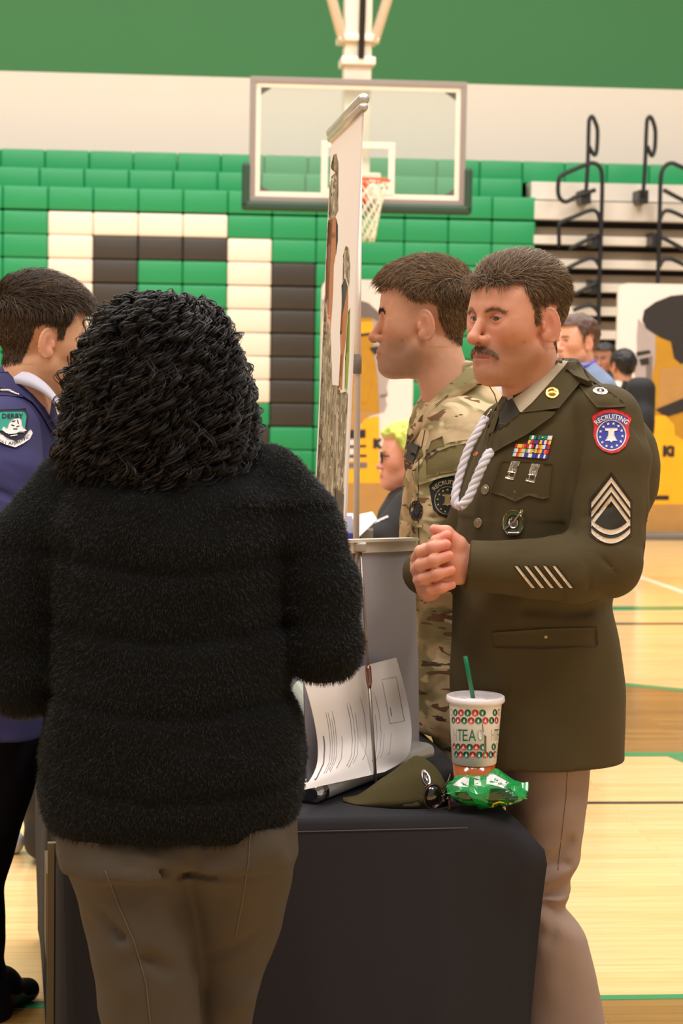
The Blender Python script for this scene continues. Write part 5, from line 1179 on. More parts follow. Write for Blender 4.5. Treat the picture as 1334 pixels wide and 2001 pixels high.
a_ = A_(); a_.line([(934, 726), (950, 745), (966, 770), (972, 792)], 2, 0, .0012, .001, 6); a_.line([(930, 728), (905, 748), (880, 768), (850, 792)], 1.6, 0, .0125, .001, 6); a_.line([(820, 1120), (816, 1000), (818, 900), (830, 840)], 1.6, 0, .0012, .001, 8); a_.build('stitching', [m_seam], kj)
a_ = A_(); a_.poly([(820, 912), (830, 892), (850, 876), (880, 864), (918, 858), (944, 862), (940, 912), (910, 924), (860, 934), (818, 948), (816, 930)], 0, .007, .007, 7); a_.poly([(832, 900), (850, 884), (880, 872), (914, 866), (936, 868), (934, 908), (905, 918), (862, 926), (832, 934)], 1, .0085, .002, 7); a_.build('sleeve_pocket_flap', [m_camo, m_velcro], kj)
a_ = A_(); a_.poly([(842, 862), (864, 852), (868, 872), (842, 884), (832, 888)], 0, .003, .003, 6); a_.poly([(805, 886), (822, 872), (826, 888), (806, 908)], 0, .005, .005, 5); a_.build('flag_tab', [m_velcro], kj)
a_ = A_(); a_.poly([(786, 880), (798, 850), (806, 856), (794, 892), (788, 896)], 0, .004, .004, 5); a_.build('name_tape', [mat('dark tape', (48, 42, 30), .8)], kj)
m_pk = mat('patch near black', (24, 24, 24), .8); m_ptan = mat('patch tan thread', (176, 160, 116), .7); m_pgold = mat('patch bell thread', (150, 124, 70), .7)
a_ = A_(); cx_, cy_ = 874, 978
a_.poly([(838, 950), (846, 940), (860, 932), (876, 929), (892, 932), (908, 941), (912, 960), (912, 985), (904, 1002), (890, 1011), (874, 1013), (858, 1008), (846, 996), (842, 975)], 0, .004, .004, 6)
a_.poly(circ(cx_, cy_, 26, 28), 1, .005, .001, 5); a_.poly(circ(cx_, cy_, 24, 26), 0, .0058, .001, 5)
for k in range(13): an = 2 * pi * k / 13; a_.poly(star(cx_ + 19.5 * math.sin(an), cy_ - 21.5 * math.cos(an), 3), 1, .0066, .0008, 3)
a_.poly(bell(cx_, cy_ - 2, .95), 2, .0068, .001, 4); a_.text('RECRUITING', arc_text(876, 980, 34, -.90, .86, 11.5), 1, .0056, .01); o = a_.build('recruiting_patch', [m_pk, m_ptan, m_pgold], kj); o['label'] = 'black round shoulder patch with a tan bell'
a_ = A_(); a_.poly(circ(812, 998, 13, 20, 24), 0, .004, .004, 5)
for k in range(14): an = 2 * pi * k / 14; a_.poly(circ(812 + 10.5 * math.sin(an), 998 - 17 * math.cos(an), 1.3, 1.8, 6), 1, .005, .001, 3)
a_.poly(circ(814, 994, 6, 11, 16), 2, .005, .001, 4); a_.build('chest_badge', [m_pk, m_velcro, mat('patch dark grey', (44, 44, 42), .8)], kj)
a_ = A_(); a_.poly([(796, 1022), (824, 1022), (825, 1030), (796, 1032)], 0, .003, .003, 5); a_.build('badge_tab', [m_camo], kj)
lo, hi = fbounds(790, 1020, 1290, 2075, 4.48, 4.82); f = Field(lo, hi, .008); rowsloft(f, KT, YK); rowsloft(f, [(1296, 806, 990, .125), (1429, 811, 980, .11)], YK); f.disp(folds(35, .012, 9)); V, F = f.mesh(); mk('camouflage_trousers', V, F, [m_camo], cs)
c_ = at(920, 2050, YK); fs = Field((c_.x - .14, YK - .26, 0), (c_.x + .14, YK + .12, .19), .01); fs.ell((c_.x, YK - .08, .04), (.06, .15, .055)); fs.ell((c_.x + .01, YK, .1), (.07, .06, .08), .03); fs.box((c_.x, YK, -.05), (1, 1, .052), 0, 0, 's'); v, ff = fs.mesh(); mk('boots', v, ff, [mat('tan boot', (150, 126, 90), .8)], cs)

# ---------------------------------------------------------------- the cadet in blue
YD = 4.62
m_navy = mat('blue dress cloth', (56, 54, 98), .75, bump=.2, bscale=900, spec=.3, var=.05); m_navyd = mat('dark navy trousers', (16, 15, 24), .85, spec=.2); m_wsh = mat('white shirt', (222, 220, 238), .7)
DROWS = [(716, 8, 72, .06), (735, -25, 84, .08), (765, -80, 98, .11), (800, -120, 108, .13), (860, -140, 114, .14), (950, -150, 120, .145), (1100, -150, 112, .14), (1250, -145, 104, .14), (1428, -145, 96, .145)]
lo, hi = fbounds(-175, 150, 710, 1440, 4.30, 4.84); f = Field(lo, hi, .006); rowsloft(f, DROWS, YD)
f.disp(folds(41, .010, 10, (1, 1, .8)))
pxchain(f, [(8, 845, 4.50, .080), (12, 930, 4.46, .084), (5, 1040, 4.42, .078), (15, 1150, 4.40, .07)], .016); pxchain(f, [(15, 1150, 4.40, .07), (120, 1170, 4.42, .05)], .02)
for P, r in (([(10, 905, 4.37), (50, 925, 4.375), (85, 915, 4.40)], .004), ([(20, 885, 4.37), (60, 890, 4.38)], .003), ([(0, 960, 4.37), (50, 985, 4.37), (80, 970, 4.4)], .003), ([(94, 830, 4.5), (92, 900, 4.46), (90, 1000, 4.46)], .005)): crease(f, P, r, .016)
V, F = f.mesh()
D = Head(at(82, 660, 4.60), math.radians(-66), 1.03, pitch=-.05, neck=((0, -.028, -.075), (0, -.035, -.25)), neckr=(.054, .062))
D.tint((218, 166, 130), (190, 110, 96), (222, 140, 116))
def comb_d(P, N, rg):
    top = np.clip((P[:, 2] - .045) / .04, 0, 1)[:, None]; return top * np.array((.25, .8, .25)) + (1 - top) * np.array((0, -.1, -1.0))
HLD = [(-.12, -.072), (-.085, -.070), (-.055, -.062), (-.044, -.03), (-.036, .016), (-.010, .024), (.004, .010), (.010, -.008), (.026, -.006), (.030, .014), (.040, .034), (.05, .048), (.13, .050)]
dv = D.hair(HLD, .052, (44, 34, 26), .020, .003, 10000, .040, .010, comb_d, r=.0006, fade=.02, lift=.42, seed=8, tipcol=(112, 88, 64), messy=.22)
DT = [(1400, -130, 96, .14), (1440, -120, 78, .13), (1500, -110, 76, .125), (1560, -105, 62, .11), (1632, -100, 38, .10), (1690, -98, 19, .095), (1735, -96, 5, .09), (1790, -95, 9, .088), (1840, -96, 8, .088), (1885, -98, 2, .088), (1910, -95, 15, .088), (1966, -92, 24, .088), (2040, -90, 30, .085)]
body = join(D.skin_mesh(), core(DROWS, YD, .035), core(DT, 4.85, .02), limb([at(8, 845, 4.5), at(15, 1150, 4.4), at(120, 1170, 4.42), at(170, 1175, 4.44)], (.05, .04, .028, .022), (222, 154, 126)))
cd = mk('person', body[0], body[1], [m_skin], colors=body[2]); tag(cd, 'dark haired cadet in blue uniform with a teal shoulder patch, at the left edge', 'person')
mk('hair', dv[0], dv[1], [m_hair], cd, colors=dv[2]); D.eyes(cd)
dj_ = mk('blue_jacket', V, F, [m_navy], cd); bd = skinmesh(V, F); A_ = lambda: Applique(bd, 4.5)
collar_band('shirt_collar', dj_, m_wsh, at(70, 771, 4.60), (.91, .41, 0), .066, .070, .85, .030, saddle=.030, flare=.010, thick=.004, gap=.25, tip=1.2)
a_ = A_(); a_.poly([(-20, 728), (16, 726), (50, 750), (80, 782), (98, 814), (110, 836), (108, 850), (98, 838), (84, 812), (64, 786), (30, 764), (-20, 752)], 0, .008, .009, 7); a_.build('collar', [m_navy], dj_)
a_ = A_(); a_.poly([(-20, 754), (10, 754), (40, 768), (48, 776), (10, 772), (-20, 772)], 0, .006, .006, 6); a_.build('shoulder_strap', [m_navy], dj_)
a_ = A_(); a_.poly([(0, 759), (18, 759), (38, 769), (36, 772), (16, 765), (0, 765)], 0, .009, .003, 4); a_.build('rank_pin', [m_silver], dj_)
m_teal = mat('patch teal', (40, 150, 128), .7); m_pnavy = mat('patch navy', (24, 26, 48), .8)
a_ = A_(); a_.poly([(-22, 812), (-10, 802), (10, 800), (35, 799), (50, 798), (56, 812), (54, 830), (54, 848), (44, 862), (30, 870), (8, 862), (-14, 850), (-20, 832)], 1, .003, .003, 6)
a_.poly([(-18, 814), (-8, 806), (10, 804), (36, 803), (48, 803), (52, 813), (50, 828), (48, 840), (-12, 842), (-16, 830)], 0, .004, .001, 5)
a_.poly([(14, 838), (18, 826), (26, 818), (36, 816), (42, 820), (43, 832), (50, 838), (52, 842), (38, 842), (34, 846), (22, 848), (12, 846), (4, 840), (6, 832), (12, 836)], 2, .005, .001, 4)
for P in ([(24, 824), (30, 822)], [(34, 820), (36, 828)], [(22, 830), (28, 832)], [(32, 834), (38, 832)], [(26, 838), (34, 838)]): a_.line(P, 2, 1, .0056, .0006, 3)
a_.line([(16, 848), (30, 844), (48, 844)], 2, 2, .005, .001, 4); a_.line([(20, 852), (34, 850)], 2, 2, .005, .001, 4)
a_.poly([(-20, 842), (0, 846), (14, 856), (30, 862), (46, 856), (56, 842), (60, 838), (64, 846), (58, 858), (46, 866), (30, 874), (10, 868), (-8, 860), (-22, 854)], 2, .0052, .0015, 5)
a_.text('DERBY', lambda u, v: (4 + 42 * u, 817 - v * 13), 1, .0056, .02); a_.text('KS-061 AFJROTC', lambda u, v: (-16 + 74 * u, 855 + 13 * math.sin(pi * u) - v * 9 + 2 * (1 - u)), 1, .0072, .01)
o = a_.build('unit_patch', [m_teal, m_pnavy, m_pwh], dj_); o['label'] = 'teal shield shaped shoulder patch'
a_ = A_(); a_.poly([(90, 902), (108, 905), (124, 911), (122, 924), (106, 921), (88, 916)], 0, .006, .005, 5); a_.line([(96, 911), (116, 916)], 2, 1, .0066, .0006, 4); a_.build('name_plate', [mat('brass plate', (176, 158, 124), .35, .6), m_ant], dj_)
lo, hi = fbounds(-150, 110, 1390, 2060, 4.66, 5.04); f = Field(lo, hi, .008); rowsloft(f, DT, 4.85); f.disp(folds(43, .008, 8)); V, F = f.mesh(); mk('trousers', V, F, [m_navyd], cd)
fs = Field((at(-70, 2000, 4.95).x, 4.78, 0), (at(80, 2000, 4.95).x, 5.06, .14), .006); p_ = fat(40, 2000); q_ = fat(-20, 2015)
fs.cone((q_.x, 4.90, .035), (at(52, 2000, 4.95).x, 4.96, .028), .042, .03); fs.ell((q_.x, 4.89, .06), (.05, .05, .05), .03); fs.box((0, 5, -.05), (3, 3, .052), 0, 0, 's'); v, ff = fs.mesh(); sh = mk('shoe', v, ff, [mat('black leather', (18, 17, 16), .2)], cd)
mb = MB(); c_ = at(42, 1970, 4.93)
for k in range(3): mb.tube(spline([c_ + Vector((.012 * k - .03, -.02, -.01)), c_ + Vector((.01 * k - .015, -.03, .012)), c_ + Vector((.012 * k, -.02, 0)), c_ + Vector((.012 * k + .01, -.03, -.012))], 4), .0022, 6)
mb.build('shoe_laces', [m_navyd], sh)

# ---------------------------------------------------------------- the woman in the black fleece
YW = 3.35
m_fleece = mat('black fleece', (17, 17, 16), .95, spec=.1); m_pants = mat('brown corduroy', (74, 66, 56), .85, bump=.35, bscale=60, spec=.2, stretch=(14, 14, 1))
WROWS = [(880, 200, 420, .10), (920, 130, 510, .125), (960, 105, 560, .15), (1040, 95, 575, .165), (1150, 102, 558, .165), (1250, 100, 570, .165), (1330, 98, 566, .17), (1400, 92, 586, .175), (1470, 82, 598, .18), (1540, 76, 590, .18), (1585, 88, 580, .175), (1612, 102, 560, .165)]
def wj():
    lo, hi = fbounds(-60, 725, 868, 1640, 3.08, 3.72); f = Field(lo, hi, .0065); rowsloft(f, WROWS, YW, ex=2.4)
    pxchain(f, [(520, 950, 3.36, .072), (588, 1040, 3.35, .070), (622, 1150, 3.34, .068), (628, 1258, 3.33, .062)], .03); pxchain(f, [(628, 1258, 3.33, .062), (622, 1190, 3.5, .052), (640, 1128, 3.62, .042)], .02)
    pxchain(f, [(150, 960, 3.36, .072), (75, 1060, 3.35, .074), (38, 1190, 3.34, .074), (44, 1320, 3.33, .064)], .03); pxchain(f, [(44, 1320, 3.33, .064), (120, 1330, 3.5, .055), (200, 1330, 3.6, .05)], .02)
    f.disp(folds(51, .010, 9, (1, 1, 1.3)))
    zc = [at(330, y, YW).z for y in (1075, 1205, 1345, 1500)]
    def ch(X, Y, Z):
        d = 0
        for z in zc: d = d + .006 * np.exp(-((Z - z - .012 * np.sin(X * 6) + .006 * np.sin(X * 17)) / .014) ** 2)
        return d * np.where(np.abs(X + .28) < .21, 1, .4)
    f.disp(ch)
    for P, r in (([(128, 1060, 3.23), (118, 1180, 3.22), (98, 1330, 3.23)], .006), ([(522, 1040, 3.215), (545, 1150, 3.205), (560, 1270, 3.215)], .002), ([(600, 1180, 3.26), (640, 1165, 3.255), (690, 1190, 3.28)], .004), ([(590, 1105, 3.26), (640, 1095, 3.265)], .004)): crease(f, P, r, .018)
    return f.mesh()
V, F = wj()
WT = [(1550, 118, 566, .14), (1600, 118, 574, .148), (1655, 118, 577, .15)]
LEG = [(1590, 120, 380, .135, 3.34), (1660, 122, 380, .14, 3.33), (1720, 140, 378, .125, 3.33), (1800, 160, 384, .115, 3.32), (1880, 180, 390, .105, 3.31), (1940, 192, 396, .10, 3.31), (2001, 202, 398, .10, 3.31), (2200, 220, 390, .085, 3.33), (2560, 240, 380, .08, 3.35)]
LEG2 = [(1590, 330, 580, .135, 3.35), (1660, 340, 576, .135, 3.36), (1720, 350, 567, .125, 3.38), (1800, 350, 549, .11, 3.41), (1880, 352, 527, .10, 3.43), (1940, 356, 509, .10, 3.43), (2001, 360, 493, .095, 3.44), (2200, 400, 490, .08, 3.44), (2470, 400, 490, .08, 3.47)]
wh = Head(at(318, 745, 3.36), 0.0, 1.0, h=.005); wh.tint((206, 150, 120), (176, 96, 84), (200, 120, 100)); wh.C[:] = np.where(((wh.V[:, 2] > -.03) & (wh.V[:, 1] < .05))[:, None], lc((20, 16, 14)), wh.C)
hand = limb([at(640, 1128, 3.62), at(650, 1110, 3.65), at(664, 1100, 3.67), at(674, 1108, 3.69), at(676, 1118, 3.69)], (.028, .03, .024, .012, .008), (222, 150, 116))
body = join((wh.world(wh.V), wh.F, wh.C), core(WROWS, YW, .04), core(WT, 3.35, .05), core(LEG, 3.33, .05), core(LEG2, 3.4, .05), hand)
wm = mk('person', body[0], body[1], [m_skin], colors=body[2]); tag(wm, 'woman seen from behind with dark curly hair and a black fleece jacket', 'person')
fj = mk('fleece_jacket', V, F, [m_fleece], wm)
P, N = sample_faces(V, F, 90000); n = len(P); d = N + .55 * RNG.normal(size=N.shape) + np.array((0, 0, -.9)); d /= np.linalg.norm(d, axis=1, keepdims=True); L_ = (.004 + .004 * RNG.random(n))[:, None]
path = np.stack([P - N * .001, P + d * L_ * .55, P + d * L_ + np.array((0, 0, -.0015))], 1)
v, ff = strands(path, .0006); fz = mk('fleece_pile', v, ff, [m_hair], fj, colors=strand_colors(n, 9, (23, 23, 21), .7, 1.3)); fz['kind'] = 'stuff'
lo, hi = fbounds(90, 600, 1540, 2590, 3.15, 3.58); f = Field(lo, hi, .0065); rowsloft(f, WT, 3.35); rowsloft(f, LEG, 3.33, .03); rowsloft(f, LEG2, 3.4, .012); f.disp(folds(55, .020, 9, (1, 1, 1)))
for P, r in (([(362, 1640, 3.185), (374, 1700, 3.19), (382, 1780, 3.21), (390, 1880, 3.25)], .006), ([(210, 1640, 3.2), (300, 1650, 3.19), (345, 1640, 3.2)], .005), ([(250, 1690, 3.2), (340, 1708, 3.2)], .004), ([(500, 1900, 3.32), (440, 1935, 3.30), (400, 1930, 3.31)], .006), ([(540, 1800, 3.3), (480, 1850, 3.3), (410, 1870, 3.31)], .004), ([(285, 1870, 3.21), (330, 1900, 3.21), (380, 1890, 3.23)], .004), ([(200, 1790, 3.21), (240, 1830, 3.21)], .004)): crease(f, P, r, .02)
V, F = f.mesh(); wt = mk('trousers', V, F, [m_pants], wm); bw = skinmesh(V, F)
a_ = Applique(bw, 3.25); a_.line([(205, 1700), (232, 1770), (262, 1840), (285, 1920), (294, 2001)], 2.4, 0, .0015, .001, 10); a_.line([(490, 1600), (486, 1680), (474, 1760), (460, 1830)], 2.2, 0, .0015, .001, 10); a_.build('seam', [mat('corduroy seam', (92, 80, 66), .9)], wt)
for (x, Y_) in ((300, 3.36), (440, 3.46)):
    c_ = at(x, 2400, Y_); fs = Field((c_.x - .1, Y_ - .12, 0), (c_.x + .1, Y_ + .22, .14), .01); fs.ell((c_.x, Y_ + .06, .035), (.05, .13, .05)); fs.ell((c_.x, Y_, .06), (.05, .06, .07), .03); fs.box((c_.x, Y_, -.05), (1, 1, .052), 0, 0, 's'); v, ff = fs.mesh(); mk('shoe', v, ff, [mat('black leather', (18, 17, 16), .2)], wm)
# curls
HR = [(577, 292, 352, .03), (588, 250, 392, .07), (612, 214, 424, .10), (655, 178, 450, .12), (700, 158, 468, .13), (760, 138, 484, .135), (820, 126, 495, .135), (870, 119, 497, .13), (915, 124, 492, .125), (945, 150, 470, .115), (968, 190, 440, .10)]
lo, hi = fbounds(90, 530, 565, 985, 3.12, 3.56); f = Field(lo, hi, .006); rowsloft(f, HR, 3.34, ex=2.1, sh=.020); f.disp(folds(61, .020, 26)); V, F = f.mesh()
core_hair = (V, F, np.repeat(lc((13, 11, 10))[None], len(V), 0))
HZ = [at(r[1], r[0], 3.34).z for r in HR][::-1]; HX = [(at(r[1], r[0], 3.34).x + at(r[2], r[0], 3.34).x) / 2 for r in HR][::-1]; HA = [(at(r[2], r[0], 3.34).x - at(r[1], r[0], 3.34).x) / 2 for r in HR][::-1]; HB = [r[3] for r in HR][::-1]
n = 1250; m_ = 44; rg = np.random.default_rng(12)
# outline followed from the crown outwards and down: arc length -> (height, relative radius)
zf_ = np.concatenate([[HZ[-1] + .004], np.array(HZ[::-1]), [HZ[0] - .05]]); af_ = np.concatenate([[.004], np.array(HA[::-1]), [HA[0] * .9]]); bf_ = np.concatenate([[.003], np.array(HB[::-1]), [HB[0] * .9]]); xf_ = np.concatenate([[HX[-1]], np.array(HX[::-1]), [HX[0]]])
sf_ = np.concatenate([[0], np.cumsum(np.hypot(np.diff(zf_), np.diff(af_)))]); Smax = sf_[-2]
Ln = .07 + .09 * rg.random(n); s0 = np.minimum((Smax - .05) * rg.random(n) ** .75, Smax - .5 * Ln); ang = rg.random(n) * 2 * pi; ang = np.where(rg.random(n) < .75, -pi / 2 + (rg.random(n) - .5) * 3.7, ang)
rad = .0055 + .0065 * rg.random(n); pit = .024 + .020 * rg.random(n); ph = rg.random(n) * 2 * pi; off = -.016 + .022 * rg.random(n) + .007 * np.sin(4 * ang + 40 * s0) + .005 * np.sin(9 * ang - 22 * s0)
t = np.linspace(0, 1, m_)[None, :]; ss = np.minimum(s0[:, None] + Ln[:, None] * t, sf_[-1])
drift = ang[:, None] + (rg.normal(size=(n, 1)) * .20) * t + .10 * np.sin(t * 5 + ph[:, None])
zl_ = np.interp(ss, sf_, zf_); a2 = np.interp(ss, sf_, af_) + off[:, None]; b2 = np.interp(ss, sf_, bf_) + off[:, None]; cx2 = np.interp(ss, sf_, xf_)
ctr_ = np.stack([cx2 + a2 * np.cos(drift), 3.34 + b2 * np.sin(drift), zl_ + .5 * off[:, None] * np.exp(-ss / .06)], 2)
TT = np.gradient(ctr_, axis=1); TT /= np.linalg.norm(TT, axis=2, keepdims=True) + 1e-9
tg = np.stack([-np.sin(drift), np.cos(drift), 0 * drift], 2); nr = np.cross(tg, TT); nr /= np.linalg.norm(nr, axis=2, keepdims=True) + 1e-9
ALLV = []
for q_ in range(4):
    dph = rg.normal(size=(n, 1)) * .35; w_ = 2 * pi * Ln[:, None] / pit[:, None] * t + ph[:, None] + dph; amp = rad[:, None] * np.clip(t * 4, .35, 1) * (1 + .25 * np.sin(t * 8 + ph[:, None])) * (1 + .12 * rg.normal(size=(n, 1)))
    path = ctr_ + nr * (amp * np.cos(w_))[..., None] + tg * (amp * np.sin(w_))[..., None] + rg.normal(size=(n, 1, 3)) * .0022
    v, ff = strands(path, .0010 + .0007 * rg.random(n), True, 4); ALLV.append((v, ff, strand_colors(n, m_ * 4, (27, 22, 20), .4, 1.7)))
# loose fly-aways
k_ = 600; sel = rg.choice(n, k_); pp = path[sel] + nr[sel] * (.012 * rg.random((k_, 1, 1)) + .012 * t[..., None] * rg.random((k_, 1, 1))); v, ff = strands(pp, .0005, True, 3); ALLV.append((v, ff, strand_colors(k_, m_ * 3, (40, 32, 28))))
hh = join(core_hair, *ALLV); m_curl = attr_mat('curly hair', .5, bump=0, spec=.3); mk('curly_hair', hh[0], hh[1], [m_curl], wm, colors=hh[2])

# ---------------------------------------------------------------- people further back
gen = Head((0, 0, 0), 0, 1.0, h=.0045)
def far_head(origin, theta, k, skin, hair, hl=HL, front=.055, thick=.013):
    M = Matrix.Rotation(theta, 3, 'Z'); C = skin_tint(gen.V, skin, (170, 100, 90), (210, 130, 110)); m = hairline(gen.V, hl, front); w = np.clip(m / .012, 0, 1)
    ear = (np.abs(gen.V[:, 0]) > .0745) & (gen.V[:, 1] < .012) & (gen.V[:, 1] > -.036) & (gen.V[:, 2] < .024); w = np.where(ear, 0, w)
    nz = 1 + .8 * vnoise(gen.V[:, 0], gen.V[:, 1], gen.V[:, 2], 60, 2); V = gen.V + gen.N * (thick * w * nz)[:, None]
    C = C * (1 - w[:, None]) + lc(hair) * w[:, None] * nz[:, None]
    br = np.exp(-((gen.V[:, 2] - .018) / .004) ** 2) * (np.abs(np.abs(gen.V[:, 0]) - .03) < .02) * (gen.V[:, 1] > .06); C = C * (1 - .8 * br[:, None]) + lc(hair) * .8 * br[:, None]
    ey = np.exp(-((gen.V[:, 2]) / .005) ** 2) * (np.abs(np.abs(gen.V[:, 0]) - .0315) < .011) * (gen.V[:, 1] > .06); C = C * (1 - .7 * ey[:, None]) + lc((40, 30, 26)) * .7 * ey[:, None]
    return place(V, M, k, origin), gen.F, C
def far_person(label, head, rows, Y, top_m, leg_rows, leg_m, names, arms=(), h=.012):
    body = join(head, core(rows, Y, .03), core(leg_rows, Y, .02)); o = mk('person', body[0], body[1], [m_skin], colors=body[2]); tag(o, label, 'person')
    f_ = lambda rr: fbounds(min(r[1] for r in rr) - 60, max(r[2] for r in rr) + 60, rr[0][0] - 8, rr[-1][0] + 8, Y - .3, Y + .3)
    F1 = Field(*f_(rows), h); rowsloft(F1, rows, Y)
    for a in arms: pxchain(F1, a, .03)
    F1.disp(folds(71, .02, 9)); V, F = F1.mesh(); t = mk(names[0], V, F, [top_m], o)
    F2 = Field(*f_(leg_rows), h); rowsloft(F2, leg_rows, Y); V, F = F2.mesh(); mk(names[1], V, F, [leg_m], o)
    return o, t
m_dnm = mat('light blue shirt', (122, 138, 168), .8); m_jean = mat('dark jeans', (40, 44, 60), .8); m_kh = mat('khaki trousers', (150, 130, 100), .8)
Yf = 9.6; o, t = far_person('man with short brown hair, blue shirt and purple lanyard, behind the sergeant', far_head(at(1127, 666, Yf), math.radians(118), 1.0, (226, 166, 136), (78, 50, 34), thick=.012), [(708, 1115, 1158, .06), (722, 1098, 1176, .09), (745, 1074, 1204, .12), (790, 1064, 1222, .14), (900, 1068, 1214, .14), (1020, 1070, 1208, .14)], Yf, m_dnm, [(1000, 1074, 1204, .13), (1100, 1082, 1196, .11), (1358, 1100, 1180, .09)], m_jean, ('blue_shirt', 'jeans'))
mb = MB(); mb.tube(spline([at(1118, 712, Yf - .08), at(1140, 716, Yf - .085), at(1158, 708, Yf - .04), at(1164, 704, Yf + .02)], 5), .006, 8); mb.build('lanyard', [mat('purple lanyard', (88, 70, 190), .6)], o)
Yg = 14.3; m_blkj = mat('black jacket', (26, 25, 27), .8); m_cream2 = mat('cream shirt', (222, 208, 192), .8)
o, t = far_person('dark haired student in cream shirt wearing a black backpack, beside the right panel', far_head(at(1217, 716, Yg), math.radians(20), .95, (196, 140, 108), (24, 20, 18), thick=.015), [(742, 1204, 1232, .06), (752, 1192, 1246, .1), (770, 1184, 1256, .13), (820, 1182, 1258, .14), (910, 1186, 1254, .13)], Yg, m_cream2, [(900, 1188, 1252, .13), (1000, 1194, 1246, .1), (1134, 1200, 1242, .08)], m_jean, ('cream_shirt', 'jeans'))
lo, hi = fbounds(1210, 1290, 740, 880, Yg - .5, Yg + .05); fb = Field(lo, hi, .012); c_ = at(1250, 800, Yg - .26); fb.box(c_, (.10, .10, .22), .08); fb.ell(at(1256, 825, Yg - .36), (.08, .07, .12), .04); V, F = fb.mesh(); bpk = mk('backpack', V, F, [m_blkj], o)
mb = MB(); mb.tube(spline([at(1222, 745, Yg - .14), at(1214, 775, Yg - .16), at(1216, 820, Yg - .16)], 5), .02, 8); mb.build('backpack_strap', [m_blkj], o)
Yh = 15.0; far_person('dark haired student partly hidden behind the man with the lanyard', far_head(at(1180, 702, Yh), math.radians(150), .95, (150, 104, 78), (26, 20, 18), thick=.016), [(728, 1166, 1194, .06), (740, 1150, 1210, .1), (760, 1142, 1216, .13), (880, 1146, 1212, .13)], Yh, m_blkj, [(870, 1150, 1208, .12), (1000, 1156, 1204, .1), (1114, 1160, 1200, .08)], m_jean, ('dark_jacket', 'jeans'))
Yj = 11.5; far_person('person in a pale grey top behind the sergeant, mostly hidden', far_head(at(985, 690, Yj), math.radians(60), 1.0, (200, 150, 120), (40, 32, 26)), [(722, 968, 1002, .06), (738, 952, 1018, .1), (765, 935, 1035, .13), (900, 938, 1032, .13)], Yj, mat('pale grey top', (188, 182, 192), .8), [(890, 942, 1028, .12), (1000, 950, 1020, .1), (1242, 960, 1010, .08)], m_jean, ('grey_top', 'jeans'))
# seated person with lime hair and glasses
Yl = 7.7; sL = FPX / Yl
LH = far_head(at(795, 893, Yl), math.radians(92), 1.0, (226, 158, 132), (180, 186, 74), [(-.12, -.09), (-.04, -.06), (-.02, .0), (.0, .02), (.02, .022), (.035, .04), (.05, .062), (.13, .064)], .064, .022)
SR = [(948, 778, 826, .07), (965, 758, 848, .1), (1000, 738, 868, .14), (1060, 728, 878, .15), (1120, 728, 878, .15)]
SL = [(1110, 728, 878, .15), (1150, 690, 878, .17), (1180, 690, 878, .16)]
legs = [limb([at(850, 1150, Yl - .1), at(700, 1150, Yl - .1), at(700, 1390, Yl - .1), at(700, 1522, Yl - .1)], (.08, .065, .05, .045), (200, 140, 120)), limb([at(850, 1150, Yl + .1), at(700, 1150, Yl + .1), at(700, 1390, Yl + .1), at(700, 1520, Yl + .1)], (.08, .065, .05, .045), (200, 140, 120))]
body = join(LH, core(SR, Yl, .03), *legs); lp = mk('person', body[0], body[1], [m_skin], colors=body[2]); tag(lp, 'seated person with lime green hair, glasses and a black top, behind the camouflage soldier', 'person')
f = Field(*fbounds(640, 900, 940, 1180, Yl - .35, Yl + .3), .009); rowsloft(f, SR, Yl); pxchain(f, [(800, 990, Yl - .15, .065), (750, 1050, Yl - .2, .06), (690, 1060, Yl - .15, .045)], .03); f.disp(folds(81, .012, 10)); V, F = f.mesh(); bt_ = mk('black_top', V, F, [mat('black cotton', (40, 36, 36), .85)], lp)
a_ = Applique(skinmesh(V, F), Yl); a_.line([(727, 1024), (742, 1016), (758, 1009)], 4, 0, .004, .003, 4); a_.build('sleeve_stripe', [m_pwh], bt_)
f = Field(*fbounds(660, 900, 1100, 1530, Yl - .3, Yl + .3), .012); f.chain([at(850, 1150, Yl - .1), at(700, 1150, Yl - .1), at(700, 1515, Yl - .1)], (.10, .08, .065)); f.chain([at(850, 1150, Yl + .1), at(700, 1150, Yl + .1), at(700, 1515, Yl + .1)], (.10, .08, .065), .03); V, F = f.mesh(); mk('jeans', V, F, [m_jean], lp)
mb = MB(); M = Matrix.Rotation(math.radians(92), 3, 'Z'); O = at(795, 893, Yl)
for s in (-1, 1):
    mb.tube([O + M @ Vector((s * .034 + .024 * math.cos(k * pi / 10), .098 - abs(.024 * math.cos(k * pi / 10)) * .1, -.002 + .018 * math.sin(k * pi / 10))) for k in range(21)], .0028, 6); mb.tube([O + M @ Vector((s * .058, .092, .006)), O + M @ Vector((s * .080, .0, .004))], .0025, 6)
mb.tube([O + M @ Vector((-.012, .1, .004)), O + M @ Vector((.012, .1, .004))], .0025, 6); mb.build('glasses', [m_blkj], lp)
